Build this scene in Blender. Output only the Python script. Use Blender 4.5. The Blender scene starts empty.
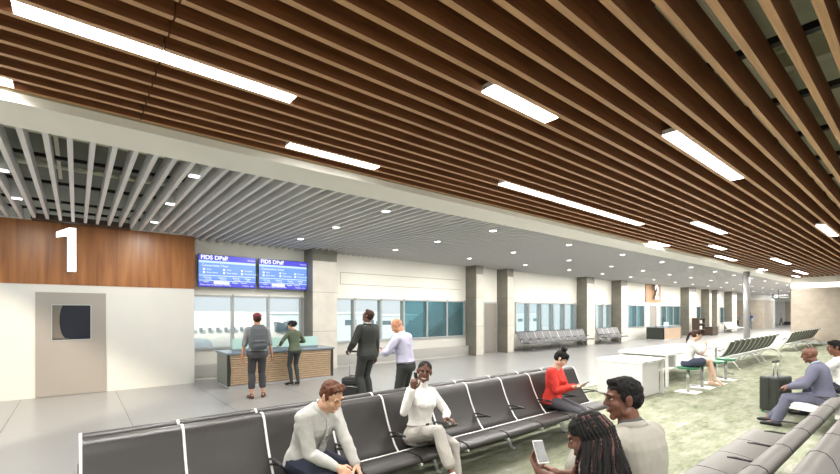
import bpy, bmesh, math, random
from mathutils import Vector, Matrix, Quaternion, noise
V = Vector
random.seed(7)
C = bpy.context.scene.collection
scene = bpy.context.scene
R = math.radians

# ---------------------------------------------------------------- camera
cam_d = bpy.data.cameras.new('camera')
cam = bpy.data.objects.new('camera', cam_d)
C.objects.link(cam)
scene.camera = cam
cam.location = (0, 0, 1.8)
YAW = math.atan2(514, 420)                      # forward direction measured from +X
cam.rotation_euler = (R(90), 0, YAW - R(90))
cam_d.sensor_width = 36
cam_d.lens = 36 * 420 / 840
cam_d.shift_y = (312 - 237) / 840
cam_d.clip_start = 0.05
cam_d.clip_end = 400

# ---------------------------------------------------------------- world, sun, exposure
W = bpy.data.worlds.new('sky')
scene.world = W
W.use_nodes = True
wn = W.node_tree
bg = wn.nodes['Background']
tc = wn.nodes.new('ShaderNodeTexCoord')
sx = wn.nodes.new('ShaderNodeSeparateXYZ')
wn.links.new(tc.outputs['Generated'], sx.inputs[0])
rp = wn.nodes.new('ShaderNodeValToRGB')
rp.color_ramp.elements[0].position = 0.0
rp.color_ramp.elements[0].color = (0.50, 0.52, 0.54, 1)
rp.color_ramp.elements[1].position = 0.35
rp.color_ramp.elements[1].color = (0.62, 0.68, 0.76, 1)
wn.links.new(sx.outputs['Z'], rp.inputs[0])
wn.links.new(rp.outputs[0], bg.inputs['Color'])
bg.inputs['Strength'].default_value = 1.3

sun_d = bpy.data.lights.new('sun', 'SUN')
sun_d.energy = 3.4
sun_d.color = (1.0, 0.86, 0.68)
sun_d.angle = R(7)
sun = bpy.data.objects.new('sun', sun_d)
C.objects.link(sun)
sun.rotation_euler = V((0.70, 0.62, -0.55)).to_track_quat('-Z', 'Y').to_euler()

scene.view_settings.view_transform = 'Standard'
scene.view_settings.look = 'None'
scene.view_settings.exposure = 0.42
scene.view_settings.gamma = 1.0
LIN_W, DL_W, DL_FAR = 30.0, 36.0, 78.0          # watts per metre of linear light, watts per downlight
scene.view_settings.use_curve_mapping = False
cy = scene.cycles
cy.use_denoising = True
cy.max_bounces = 7
cy.diffuse_bounces = 4
cy.glossy_bounces = 3
cy.transmission_bounces = 6
cy.transparent_max_bounces = 8
cy.sample_clamp_indirect = 6.0
cy.caustics_reflective = False
cy.caustics_refractive = False

# ---------------------------------------------------------------- materials
def mat(name, col, rough=0.5, metal=0.0, noise_s=None, noise_a=0.08, bump=0.0, spec=0.5, emit=None, es=0.0,
        coat=0.0, stretch=None, sheen=0.0):
    m = bpy.data.materials.new(name)
    m.use_nodes = True
    nt = m.node_tree
    b = nt.nodes['Principled BSDF']
    b.inputs['Base Color'].default_value = (*col, 1)
    b.inputs['Roughness'].default_value = rough
    b.inputs['Metallic'].default_value = metal
    b.inputs['Specular IOR Level'].default_value = spec
    b.inputs['Coat Weight'].default_value = coat
    if sheen: b.inputs['Sheen Weight'].default_value = sheen
    if emit:
        b.inputs['Emission Color'].default_value = (*emit, 1)
        b.inputs['Emission Strength'].default_value = es
    if noise_s:
        t = nt.nodes.new('ShaderNodeTexCoord')
        mp = nt.nodes.new('ShaderNodeMapping')
        if stretch: mp.inputs['Scale'].default_value = stretch
        n = nt.nodes.new('ShaderNodeTexNoise')
        n.inputs['Scale'].default_value = noise_s
        n.inputs['Detail'].default_value = 5
        nt.links.new(t.outputs['Object'], mp.inputs[0])
        nt.links.new(mp.outputs[0], n.inputs['Vector'])
        r = nt.nodes.new('ShaderNodeValToRGB')
        r.color_ramp.elements[0].position = 0.3
        r.color_ramp.elements[1].position = 0.7
        r.color_ramp.elements[0].color = (*[max(0, c * (1 - noise_a)) for c in col], 1)
        r.color_ramp.elements[1].color = (*[min(1, c * (1 + noise_a)) for c in col], 1)
        nt.links.new(n.outputs['Fac'], r.inputs[0])
        nt.links.new(r.outputs[0], b.inputs['Base Color'])
        if bump:
            bp = nt.nodes.new('ShaderNodeBump')
            bp.inputs['Strength'].default_value = bump
            bp.inputs['Distance'].default_value = 0.01
            nt.links.new(n.outputs['Fac'], bp.inputs['Height'])
            nt.links.new(bp.outputs[0], b.inputs['Normal'])
    return m

def srgb(r, g, b):
    f = lambda c: (c / 255 / 12.92) if c / 255 <= 0.04045 else ((c / 255 + 0.055) / 1.055) ** 2.4
    return (f(r), f(g), f(b))

def mth(nt, op, a, b=None, c=None):
    n = nt.nodes.new('ShaderNodeMath'); n.operation = op
    for i, v in enumerate((a, b, c)):
        if v is None: continue
        if isinstance(v, (int, float)): n.inputs[i].default_value = v
        else: nt.links.new(v, n.inputs[i])
    return n.outputs[0]

def wood_mat(name, c1, c2, scale, stretch, rough=0.45):
    m = bpy.data.materials.new(name); m.use_nodes = True
    nt = m.node_tree; b = nt.nodes['Principled BSDF']
    t = nt.nodes.new('ShaderNodeTexCoord'); mp = nt.nodes.new('ShaderNodeMapping')
    mp.inputs['Scale'].default_value = stretch
    nt.links.new(t.outputs['Object'], mp.inputs[0])
    n = nt.nodes.new('ShaderNodeTexNoise'); n.inputs['Scale'].default_value = scale
    n.inputs['Detail'].default_value = 6; n.inputs['Distortion'].default_value = 0.6
    nt.links.new(mp.outputs[0], n.inputs['Vector'])
    r = nt.nodes.new('ShaderNodeValToRGB')
    r.color_ramp.elements[0].position = 0.3; r.color_ramp.elements[1].position = 0.72
    r.color_ramp.elements[0].color = (*c1, 1); r.color_ramp.elements[1].color = (*c2, 1)
    nt.links.new(n.outputs['Fac'], r.inputs[0]); nt.links.new(r.outputs[0], b.inputs['Base Color'])
    b.inputs['Roughness'].default_value = rough
    return m

def stone_mat(name, c, seam=1.2, amp=0.14, rough=0.35):
    m = bpy.data.materials.new(name); m.use_nodes = True
    nt = m.node_tree; b = nt.nodes['Principled BSDF']
    t = nt.nodes.new('ShaderNodeTexCoord')
    n = nt.nodes.new('ShaderNodeTexNoise'); n.inputs['Scale'].default_value = 2.2; n.inputs['Detail'].default_value = 8
    n.inputs['Roughness'].default_value = 0.62; n.inputs['Distortion'].default_value = 0.4
    nt.links.new(t.outputs['Object'], n.inputs['Vector'])
    r = nt.nodes.new('ShaderNodeValToRGB')
    r.color_ramp.elements[0].position = 0.33; r.color_ramp.elements[1].position = 0.68
    r.color_ramp.elements[0].color = (*[x * (1 - amp) for x in c], 1); r.color_ramp.elements[1].color = (*[min(1, x * (1 + amp)) for x in c], 1)
    nt.links.new(n.outputs['Fac'], r.inputs[0])
    s = nt.nodes.new('ShaderNodeSeparateXYZ'); nt.links.new(t.outputs['Object'], s.inputs[0])
    z = mth(nt, 'FRACT', mth(nt, 'DIVIDE', mth(nt, 'ADD', s.outputs['Z'], 60.0), seam))
    line = mth(nt, 'LESS_THAN', z, 0.012)
    mx = nt.nodes.new('ShaderNodeMix'); mx.data_type = 'RGBA'
    nt.links.new(line, mx.inputs['Factor']); nt.links.new(r.outputs[0], mx.inputs[6])
    mx.inputs[7].default_value = (*[x * 0.55 for x in c], 1)
    nt.links.new(mx.outputs[2], b.inputs['Base Color'])
    b.inputs['Roughness'].default_value = rough
    return m

def floor_mat():
    m = bpy.data.materials.new('terrazzo_tile'); m.use_nodes = True
    nt = m.node_tree; b = nt.nodes['Principled BSDF']
    g = nt.nodes.new('ShaderNodeNewGeometry'); s = nt.nodes.new('ShaderNodeSeparateXYZ')
    nt.links.new(g.outputs['Position'], s.inputs[0])
    fx = mth(nt, 'FRACT', mth(nt, 'DIVIDE', mth(nt, 'ADD', s.outputs['X'], 0.89 + 157.0), 1.57))
    lx = mth(nt, 'LESS_THAN', fx, 0.008)
    fy = mth(nt, 'FRACT', mth(nt, 'DIVIDE', mth(nt, 'ADD', s.outputs['Y'], 33.0 - 8.55), 3.3))
    ly = mth(nt, 'MULTIPLY', mth(nt, 'LESS_THAN', fy, 0.003), 0.5)
    line = mth(nt, 'MAXIMUM', lx, ly)
    n = nt.nodes.new('ShaderNodeTexNoise'); n.inputs['Scale'].default_value = 60; n.inputs['Detail'].default_value = 4
    nt.links.new(g.outputs['Position'], n.inputs['Vector'])
    r = nt.nodes.new('ShaderNodeValToRGB')
    r.color_ramp.elements[0].color = (*FLOORC, 1); r.color_ramp.elements[1].color = (*[x * 1.12 for x in FLOORC], 1)
    nt.links.new(n.outputs['Fac'], r.inputs[0])
    mx = nt.nodes.new('ShaderNodeMix'); mx.data_type = 'RGBA'
    nt.links.new(line, mx.inputs['Factor']); nt.links.new(r.outputs[0], mx.inputs[6]); mx.inputs[7].default_value = (0.03, 0.03, 0.03, 1)
    nt.links.new(mx.outputs[2], b.inputs['Base Color'])
    b.inputs['Roughness'].default_value = 0.28
    return m

def carpet_mat():
    m = bpy.data.materials.new('patchy_green_carpet'); m.use_nodes = True
    nt = m.node_tree; b = nt.nodes['Principled BSDF']
    g = nt.nodes.new('ShaderNodeNewGeometry')
    def nz(scale, sc, det=4):
        mp = nt.nodes.new('ShaderNodeMapping'); mp.inputs['Scale'].default_value = sc
        nt.links.new(g.outputs['Position'], mp.inputs[0])
        n = nt.nodes.new('ShaderNodeTexNoise'); n.inputs['Scale'].default_value = scale; n.inputs['Detail'].default_value = det
        n.inputs['Roughness'].default_value = 0.7
        nt.links.new(mp.outputs[0], n.inputs['Vector']); return n.outputs['Fac']
    # carpet planks: cell value per plank
    br = nt.nodes.new('ShaderNodeTexBrick')
    br.inputs['Scale'].default_value = 1.0
    br.inputs['Brick Width'].default_value = 1.0; br.inputs['Row Height'].default_value = 0.25
    br.inputs['Mortar Size'].default_value = 0.0
    br.inputs['Color1'].default_value = (0.25, 0.25, 0.25, 1); br.inputs['Color2'].default_value = (0.75, 0.75, 0.75, 1)
    nt.links.new(g.outputs['Position'], br.inputs['Vector'])
    a = nz(2.6, (0.7, 1.6, 1), 6); c = nz(9, (0.6, 2.2, 1), 6)
    v = mth(nt, 'ADD', mth(nt, 'MULTIPLY', a, 0.62), mth(nt, 'MULTIPLY', c, 0.38))
    bw = nt.nodes.new('ShaderNodeRGBToBW'); nt.links.new(br.outputs['Color'], bw.inputs[0])
    v = mth(nt, 'ADD', v, mth(nt, 'MULTIPLY', mth(nt, 'SUBTRACT', bw.outputs[0], 0.5), 0.12))
    r = nt.nodes.new('ShaderNodeValToRGB'); e = r.color_ramp.elements
    e[0].position = 0.36; e[0].color = (*srgb(94, 97, 82), 1)
    e[1].position = 0.66; e[1].color = (*srgb(170, 170, 162), 1)
    x = e.new(0.45); x.color = (*srgb(120, 125, 104), 1)
    x = e.new(0.52); x.color = (*srgb(134, 137, 118), 1)
    x = e.new(0.59); x.color = (*srgb(146, 147, 135), 1)
    nt.links.new(v, r.inputs[0]); nt.links.new(r.outputs[0], b.inputs['Base Color'])
    b.inputs['Roughness'].default_value = 0.95; b.inputs['Specular IOR Level'].default_value = 0.15
    return m

def glass_mat(name, col, alpha=0.25, rough=0.02):
    m = bpy.data.materials.new(name); m.use_nodes = True
    nt = m.node_tree
    for n in list(nt.nodes): nt.nodes.remove(n)
    o = nt.nodes.new('ShaderNodeOutputMaterial')
    tr = nt.nodes.new('ShaderNodeBsdfTransparent'); tr.inputs[0].default_value = (*col, 1)
    gl = nt.nodes.new('ShaderNodeBsdfGlossy'); gl.inputs['Roughness'].default_value = rough
    df = nt.nodes.new('ShaderNodeBsdfDiffuse'); df.inputs[0].default_value = (*col, 1)
    lw = nt.nodes.new('ShaderNodeLayerWeight'); lw.inputs[0].default_value = 0.5
    fr_ = mth(nt, 'ADD', mth(nt, 'MULTIPLY', mth(nt, 'POWER', lw.outputs['Facing'], 5.0), 0.85), 0.04)
    m1 = nt.nodes.new('ShaderNodeMixShader'); m2 = nt.nodes.new('ShaderNodeMixShader')
    m1.inputs[0].default_value = alpha
    nt.links.new(tr.outputs[0], m1.inputs[1]); nt.links.new(df.outputs[0], m1.inputs[2])
    nt.links.new(fr_, m2.inputs[0]); nt.links.new(m1.outputs[0], m2.inputs[1]); nt.links.new(gl.outputs[0], m2.inputs[2])
    nt.links.new(m2.outputs[0], o.inputs[0])
    return m

FLOORC = srgb(138, 138, 137)
M = dict(
    floor=floor_mat(), carpet=carpet_mat(),
    white=mat('white_paint', srgb(206, 205, 198), 0.5, noise_s=3, noise_a=0.015),
    cream=mat('cream_paint', srgb(238, 236, 226), 0.55, noise_s=3, noise_a=0.015),
    fascia=mat('fascia_paint', srgb(160, 155, 130), 0.6),
    doorgrey=mat('grey_door_paint', srgb(152, 146, 138), 0.42, noise_s=2, noise_a=0.02),
    skirt=mat('grey_ledge', srgb(172, 171, 166), 0.4),
    woodpanel=wood_mat('walnut_panel', srgb(122, 74, 36), srgb(172, 114, 62), 2.2, (3.0, 3.0, 0.22), 0.35),
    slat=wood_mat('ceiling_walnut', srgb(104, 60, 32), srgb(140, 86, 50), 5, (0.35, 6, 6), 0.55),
    slatlit=wood_mat('slat_lit_underside', srgb(176, 132, 92), srgb(202, 158, 116), 8, (0.3, 9, 9), 0.5),
    lightwood=wood_mat('pale_slatted_wood', srgb(180, 152, 122), srgb(206, 180, 150), 6, (1, 6, 6), 0.5),
    greyslat=mat('grey_slat_paint', srgb(214, 213, 212), 0.45),
    deck=mat('dark_plenum', srgb(205, 208, 186), 0.8, noise_s=1.5, noise_a=0.12),
    deckgrey=mat('grey_plenum', srgb(112, 116, 104), 0.8, noise_s=1.5, noise_a=0.12),
    pipe=mat('painted_pipe', srgb(225, 226, 204), 0.5),
    black=mat('black_metal', (0.012, 0.012, 0.012), 0.4),
    stone=stone_mat('concrete_column', srgb(118, 115, 104), 1.2, 0.16, 0.4),
    stonelit=stone_mat('stone_lit_front', srgb(206, 201, 190), 1.2, 0.08, 0.22),
    stonewall=stone_mat('beige_stone', srgb(172, 162, 148), 0.75, 0.10, 0.4),
    chrome=mat('brushed_metal', srgb(200, 200, 198), 0.28, 1.0),
    alu=mat('white_aluminium', srgb(226, 226, 224), 0.35, 0.0),
    frame=mat('window_frame_metal', srgb(176, 180, 180), 0.35, 0.3),
    steel=mat('steel_column_paint', srgb(160, 160, 162), 0.35, 0.3),
    vinyl=mat('black_vinyl', srgb(46, 44, 43), 0.38, noise_s=80, noise_a=0.05, bump=0.03),
    vinylgrey=mat('grey_vinyl', srgb(104, 102, 99), 0.4, noise_s=80, noise_a=0.04, bump=0.03),
    vinylgreen=mat('green_grey_mesh', srgb(82, 88, 76), 0.6),
    glass=glass_mat('clear_glass', (0.93, 0.97, 0.97), 0.04),
    glassblue=glass_mat('pale_blue_glass', (0.86, 0.95, 0.97), 0.12),
    glassteal=glass_mat('teal_glass', (0.34, 0.56, 0.60), 0.14),
    mint=glass_mat('mint_glass', (0.62, 0.86, 0.80), 0.75),
    teal=mat('teal_frame_edge', srgb(96, 140, 140), 0.3),
    lamp=mat('lit_diffuser', (1, 1, 1), 0.5, emit=(1.0, 0.97, 0.92), es=9.0),
    lampd=mat('lit_downlight', (1, 1, 1), 0.5, emit=(1.0, 0.98, 0.95), es=4.0),
    cove=mat('lit_cove', (1, 1, 1), 0.5, emit=(1.0, 0.97, 0.92), es=1.6),
    digit=mat('lit_sign_digit', (1, 1, 1), 0.5, emit=(1.0, 0.99, 0.97), es=1.2),
    digitside=mat('digit_return', srgb(150, 140, 128), 0.5),
    tabletop=mat('white_laminate', srgb(240, 240, 238), 0.3),
    tableside=mat('pale_grey_laminate', srgb(214, 213, 212), 0.35),
    green=mat('green_stool_vinyl', srgb(58, 118, 88), 0.4),
    dkgrey=mat('charcoal_shell', srgb(52, 56, 52), 0.4, noise_s=40, noise_a=0.05),
    blackcloth=mat('black_nylon', srgb(34, 34, 36), 0.7, noise_s=60, noise_a=0.1, bump=0.1),
    countertop=mat('blue_grey_counter', srgb(120, 134, 144), 0.2),
    counterside=mat('grey_glossy_panel', srgb(120, 124, 116), 0.15),
    counterdark=mat('dark_edge', srgb(50, 54, 50), 0.3),
    darkwood=mat('dark_brown_wood', srgb(70, 54, 44), 0.5, noise_s=8),
    plane=mat('aircraft_white', srgb(248, 248, 244), 0.35),
    cabwin=mat('cabin_window_grey', srgb(140, 152, 160), 0.2),
    planewin=mat('aircraft_window', srgb(70, 96, 110), 0.2),
    apron=mat('apron_concrete', srgb(190, 190, 184), 0.8, noise_s=0.3, noise_a=0.05),
    bluegrey=mat('distant_cladding', srgb(206, 218, 224), 0.7),
    tealwall=mat('jet_bridge_teal', srgb(96, 146, 148), 0.35, noise_s=0.8, noise_a=0.15),
    signgrey=mat('sign_grey', srgb(58, 60, 58), 0.5),
)

# ---------------------------------------------------------------- mesh helpers
class MB:
    def __init__(s): s.v = []; s.f = []
    def add(s, vs, fs):
        o = len(s.v); s.v += [tuple(p) for p in vs]; s.f += [tuple(i + o for i in f) for f in fs]; return s
    def box(s, x0, x1, y0, y1, z0, z1, mtx=None):
        vs = [V((x, y, z)) for z in (z0, z1) for y in (y0, y1) for x in (x0, x1)]
        if mtx: vs = [mtx @ p for p in vs]
        return s.add(vs, [(0, 2, 3, 1), (4, 5, 7, 6), (0, 1, 5, 4), (2, 6, 7, 3), (0, 4, 6, 2), (1, 3, 7, 5)])
    def prism(s, pts, a, b, axis='X', mtx=None):
        """closed 2D profile extruded from a to b; axis X: pts=(y,z); axis Y: pts=(x,z); axis Z: pts=(x,y)"""
        def mk(p, t):
            q = {'X': (t, p[0], p[1]), 'Y': (p[0], t, p[1]), 'Z': (p[0], p[1], t)}[axis]
            return mtx @ V(q) if mtx else V(q)
        n = len(pts)
        vs = [mk(p, a) for p in pts] + [mk(p, b) for p in pts]
        fs = [(i, (i + 1) % n, n + (i + 1) % n, n + i) for i in range(n)] + [tuple(range(n))[::-1], tuple(range(n, 2 * n))]
        return s.add(vs, fs)
    def loft(s, rings, cap=True):
        n = len(rings[0]); vs = [p for r in rings for p in r]; fs = []
        for k in range(len(rings) - 1):
            for i in range(n):
                a = k * n + i; b = k * n + (i + 1) % n
                fs.append((a, b, b + n, a + n))
        if cap:
            fs.append(tuple(range(n))[::-1]); fs.append(tuple(range((len(rings) - 1) * n, len(rings) * n)))
        return s.add(vs, fs)
    def tube(s, pts, rad, n=10, cap=True, flat=1.0):
        pts = [V(p) for p in pts]
        if not isinstance(rad, (list, tuple)): rad = [rad] * len(pts)
        rings = []; prev = None
        for i, p in enumerate(pts):
            d = (pts[min(i + 1, len(pts) - 1)] - pts[max(i - 1, 0)])
            if d.length < 1e-9: d = V((0, 0, 1))
            d.normalize()
            if prev is None:
                u = d.orthogonal().normalized() if abs(d.z) > 0.95 else d.cross(V((0, 0, 1))).normalized()
            else:
                u = (prev - d * prev.dot(d))
                u = u.normalized() if u.length > 1e-6 else d.orthogonal().normalized()
            prev = u; w = d.cross(u)
            rings.append([p + (u * math.cos(2 * math.pi * k / n) + w * math.sin(2 * math.pi * k / n) * flat) * rad[i] for k in range(n)])
        return s.loft(rings, cap)
    def ell(s, c, r, mtx=None, nu=16, nv=10):
        c = V(c); r = (r, r, r) if isinstance(r, (int, float)) else r
        rings = []
        for j in range(nv + 1):
            t = math.pi * (j + 0.0) / nv; t = min(max(t, 0.02), math.pi - 0.02)
            rings.append([V((c.x + r[0] * math.sin(t) * math.cos(2 * math.pi * i / nu), c.y + r[1] * math.sin(t) * math.sin(2 * math.pi * i / nu), c.z - r[2] * math.cos(t))) for i in range(nu)])
        if mtx: rings = [[mtx @ p for p in q] for q in rings]
        return s.loft(rings)
    def cap(s, p0, p1, r0, r1=None, mtx=None, n=14):
        """tapered capsule with round ends"""
        r1 = r0 if r1 is None else r1
        p0 = V(p0); p1 = V(p1)
        if mtx: p0 = mtx @ p0; p1 = mtx @ p1
        d = (p1 - p0).normalized() if (p1 - p0).length > 1e-6 else V((0, 0, 1))
        pts = []; rad = []
        for a in (85, 60, 30):
            pts.append(p0 - d * r0 * math.sin(R(a))); rad.append(r0 * math.cos(R(a)))
        pts.append(p0); rad.append(r0); pts.append(p1); rad.append(r1)
        for a in (30, 60, 85):
            pts.append(p1 + d * r1 * math.sin(R(a))); rad.append(r1 * math.cos(R(a)))
        # straight axis: one frame
        u = d.orthogonal().normalized(); w = d.cross(u)
        rings = [[p + (u * math.cos(2 * math.pi * k / n) + w * math.sin(2 * math.pi * k / n)) * q for k in range(n)] for p, q in zip(pts, rad)]
        return s.loft(rings)
    def mesh(s, name):
        me = bpy.data.meshes.new(name); me.from_pydata(s.v, [], s.f); me.validate(); me.update()
        bm = bmesh.new(); bm.from_mesh(me); bmesh.ops.recalc_face_normals(bm, faces=bm.faces); bm.to_mesh(me); bm.free()
        return me
    def build(s, name, m, parent=None, bevel=0.0, smooth=False, sub=0):
        me = s.mesh(name); me.materials.append(m)
        return link(name, me, parent, bevel, smooth)

def link(name, me, parent=None, bevel=0.0, smooth=False):
    o = bpy.data.objects.new(name, me); C.objects.link(o)
    if parent: o.parent = parent
    if smooth:
        for p in me.polygons: p.use_smooth = True
    if bevel:
        b = o.modifiers.new('bevel', 'BEVEL'); b.width = bevel; b.segments = 2; b.limit_method = 'ANGLE'; b.angle_limit = R(40)
    return o

def tag(o, label=None, cat=None, group=None, kind=None):
    if label: o['label'] = label
    if cat: o['category'] = cat
    if group: o['group'] = group
    if kind: o['kind'] = kind
    return o

def thing(name, label, cat, loc=(0, 0, 0), rz=0.0, group=None):
    o = bpy.data.objects.new(name, None); C.objects.link(o)
    o.empty_display_size = 0.2
    o.location = loc; o.rotation_euler = (0, 0, rz)
    return tag(o, label, cat, group)

def structure(o): o['kind'] = 'structure'; return o
def sroot(name):
    o = bpy.data.objects.new(name, None); C.objects.link(o); return structure(o)

def dup(root, loc=None, rz=None, label=None, group=None):
    r = root.copy(); C.objects.link(r)
    if loc is not None: r.location = loc
    if rz is not None: r.rotation_euler = (0, 0, rz)
    if label: r['label'] = label
    if group: r['group'] = group
    for ch in list(root.children):
        c = ch.copy(); C.objects.link(c); c.parent = r
        for g in list(ch.children):
            d = g.copy(); C.objects.link(d); d.parent = c
    return r

def text(name, body, size, m, mtx, parent, ext=0.0, align='LEFT', bold=0.0, sx=1.0):
    cu = bpy.data.curves.new(name, 'FONT'); cu.body = body; cu.size = size; cu.extrude = ext; cu.align_x = align
    cu.offset = bold; cu.materials.append(m)
    t = bpy.data.objects.new('tmp', cu); C.objects.link(t)
    me = bpy.data.meshes.new_from_object(t.evaluated_get(bpy.context.evaluated_depsgraph_get()))
    bpy.data.objects.remove(t); bpy.data.curves.remove(cu)
    me.transform(mtx @ Matrix.Diagonal((sx, 1, 1, 1))); me.name = name
    if not me.materials: me.materials.append(m)
    o = bpy.data.objects.new(name, me); C.objects.link(o); o.parent = parent
    return o
WALLTXT = Matrix.Rotation(R(90), 4, 'X')         # text upright, readable from -Y

WS = bpy.data.scenes.new('workshop')
def fuse(mb, name, m, parent, voxel=0.008, smooth=4, disp=0.0, freq=9.0, cut=None, fine=0.0, stretch=(1, 1, 1)):
    """voxel-union of overlapping closed shapes into one continuous surface"""
    me = mb.mesh('tmp'); t = bpy.data.objects.new('tmp', me); WS.collection.objects.link(t)
    r = t.modifiers.new('r', 'REMESH'); r.mode = 'VOXEL'; r.voxel_size = voxel; r.use_smooth_shade = True
    if smooth:
        sm = t.modifiers.new('s', 'SMOOTH'); sm.iterations = smooth; sm.factor = 0.5
    vl = WS.view_layers[0]; vl.update(); dg = vl.depsgraph
    e = t.evaluated_get(dg)
    out = bpy.data.meshes.new_from_object(e)
    bpy.data.objects.remove(t); bpy.data.meshes.remove(me)
    out.name = name
    if disp or fine:
        n_ = len(out.vertices); co = [0.0] * (3 * n_); no = [0.0] * (3 * n_)
        out.vertices.foreach_get('co', co); out.vertices.foreach_get('normal', no)
        for i in range(0, 3 * n_, 3):
            q = V((co[i] * stretch[0], co[i + 1] * stretch[1], co[i + 2] * stretch[2]))
            d = 0
            if disp: d += disp * (0.6 - abs(noise.noise(q * freq)) * 2.2)
            if fine: d += fine * noise.noise(q * freq * 3.3 + V((5, 5, 5)))
            for j in range(3): co[i + j] += no[i + j] * d
        out.vertices.foreach_set('co', co); out.update()
    if cut:
        bm = bmesh.new(); bm.from_mesh(out)
        bmesh.ops.delete(bm, geom=[v for v in bm.verts if cut(v.co)], context='VERTS')
        bm.to_mesh(out); bm.free()
    out.materials.clear(); out.materials.append(m)
    for p in out.polygons: p.use_smooth = True
    return link(name, out, parent)

def lamp(parent, sx_, sy, watts, z=-0.02, spread=140, col=(1, .965, .91)):
    l = bpy.data.lights.new('lamp', 'AREA'); l.shape = 'RECTANGLE'; l.size = sx_; l.size_y = sy; l.energy = watts; l.color = col; l.spread = R(spread)
    o = bpy.data.objects.new('lamp', l); C.objects.link(o); o.parent = parent; o.location = (0, 0, z)
    return o

# ================================================================= THE SETTING
ZW, ZG = 3.82, 3.71                 # underside of the wood slats, underside of the grey slats
XE = 32.7                           # stone wall at the end of the lounge
YW, YG = 11.87, 12.5                # left solid wall, window wall
X0 = -3.2                           # left end of the hall
structure(MB().box(X0 - 0.2, 90, 5.28, 18, -0.3, 0).build('floor', M['floor']))
structure(MB().box(X0 - 0.2, XE + 0.2, -7, 5.28, -0.3, 0.004).build('floor', M['carpet']))

# left solid wall: white below, walnut above
w = sroot('wall_left')
MB().box(X0, 2.31, YW, YG + 0.15, 0, 2.385).build('painted_wall', M['white'], w)
MB().box(X0, 2.312, YW - 0.012, YG + 0.15, 2.385, ZG + 0.02).build('wood_panel', M['woodpanel'], w)
tr = MB()
tr.box(X0, 2.314, YW - 0.03, YW, ZG + 0.0, ZG + 0.03)
structure(tr.build('trim_1', M['white']))
structure(MB().box(-0.72, 0.95, YW - 0.32, YW - 0.02, ZG - 0.015, ZG + 0.10).build('trim_2', M['darkwood']))
# unseen side wall added to cut the sun to a patch, open beyond the soffit
structure(MB().box(X0 - 0.2, X0, -7, 5.6, 0, 4.9).build('wall_sunblock', M['white']))

# flush grey door with its window
d = sroot('door_1')
dm = MB()
x0, x1, z1 = -0.67, 0.51, 2.22; a0, a1, b0, b1 = -0.42, 0.25, 1.19, 1.96
yf = YW - 0.02
for (p, q, r_, s_) in ((x0, a0, 0.01, z1), (a1, x1, 0.01, z1), (a0, a1, 0.01, b0), (a0, a1, b1, z1)):
    dm.box(p, q, yf, YW + 0.0, r_, s_)
dm.build('door_leaf', M['doorgrey'], d)
vf = MB()
t_ = 0.015
vf.box(a0, a1, yf - 0.006, yf + 0.004, b0, b0 + t_); vf.box(a0, a1, yf - 0.006, yf + 0.004, b1 - t_, b1)
vf.box(a0, a0 + t_, yf - 0.006, yf + 0.004, b0, b1); vf.box(a1 - t_, a1, yf - 0.006, yf + 0.004, b0, b1)
vf.build('window_frame', M['frame'], d)
pn = MB().box(a0, a1, YW - 0.006, YW + 0.0, b0, b1).build('pane', mat('dark_door_glass', srgb(26, 28, 36), 0.1, spec=0.4), d)
MB().prism([(a0, b0 + .04)] + [(a0 + .26 + .13 * math.cos(R(t)), 1.62 + .40 * math.sin(R(t))) for t in range(-75, -290, -20) if 1.62 + .40 * math.sin(R(t)) < b1] + [(a0, b1)], YW - .0085, YW - .0065, 'Y').build('room_view', mat('room_view_grey', srgb(104, 98, 88), .6), pn)  # flat shape added on the pane, standing for the room seen through it
# the number over the door
n1 = thing('sign_number', 'lit white channel digit 1 on the walnut panel above the grey door', 'sign', (-0.18, YW - 0.02, 2.67))
dg1 = MB()
pts = [(0.02, 0), (0.17, 0), (0.17, 0.95), (0.05, 0.95), (-0.16, 0.83), (-0.16, 0.71), (0.02, 0.76)]
dg1.prism(pts, -0.06, -0.005, 'Y')
dg1.build('digit_body', M['digitside'], n1)
MB().prism(pts, -0.066, -0.061, 'Y').build('digit_face', M['digit'], n1)

# window wall
w = sroot('wall_back')
segs = [(2.31, 5.52), (6.3, 12.7), (16.0, 21.4), (23.4, 25.35), (27.56, 30.05), (32.6, 36.4), (38.9, 41.0), (44.85, 47.2)]
m_lo, m_hi = MB(), MB()
XEND = 48.7
ZS, ZT = 0.77, 2.26
m_hi.box(2.31, XEND, YG, YG + 0.2, ZT, ZG + 0.3)
m_lo.box(2.31, XEND, YG, YG + 0.2, 0, ZS)
prev = 2.31
for a, b in segs:
    if a > prev + 0.01: m_lo.box(prev, a, YG, YG + 0.2, ZS, ZT)
    prev = b
if prev < XEND: m_lo.box(prev, XEND, YG, YG + 0.2, ZS, ZT)
m_hi.build('upper_wall', M['cream'], w); m_lo.build('lower_wall', M['white'], w)
# shallow access panel outline above the first window band
ap = MB()
ap.box(6.78, 12.4, YG - 0.006, YG, 2.725, 2.74); ap.box(6.78, 6.795, YG - 0.006, YG, 2.74, 3.13); ap.box(6.78, 12.4, YG - 0.006, YG, 3.115, 3.13)
structure(ap.build('trim_3', M['fascia']))
# grey heater ledge along the foot of the wall
for i, (a, b) in enumerate(((2.33, 5.5), (6.4, 12.68))):
    g = sroot('baseboard_back')
    MB().box(a, b, YG - 0.22, YG, 0.06, 0.40).build('ledge', M['skirt'], g, 0.01)
    MB().box(a, b, YG - 0.20, YG, 0, 0.06).build('kick_strip', M['white'], g)

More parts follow.
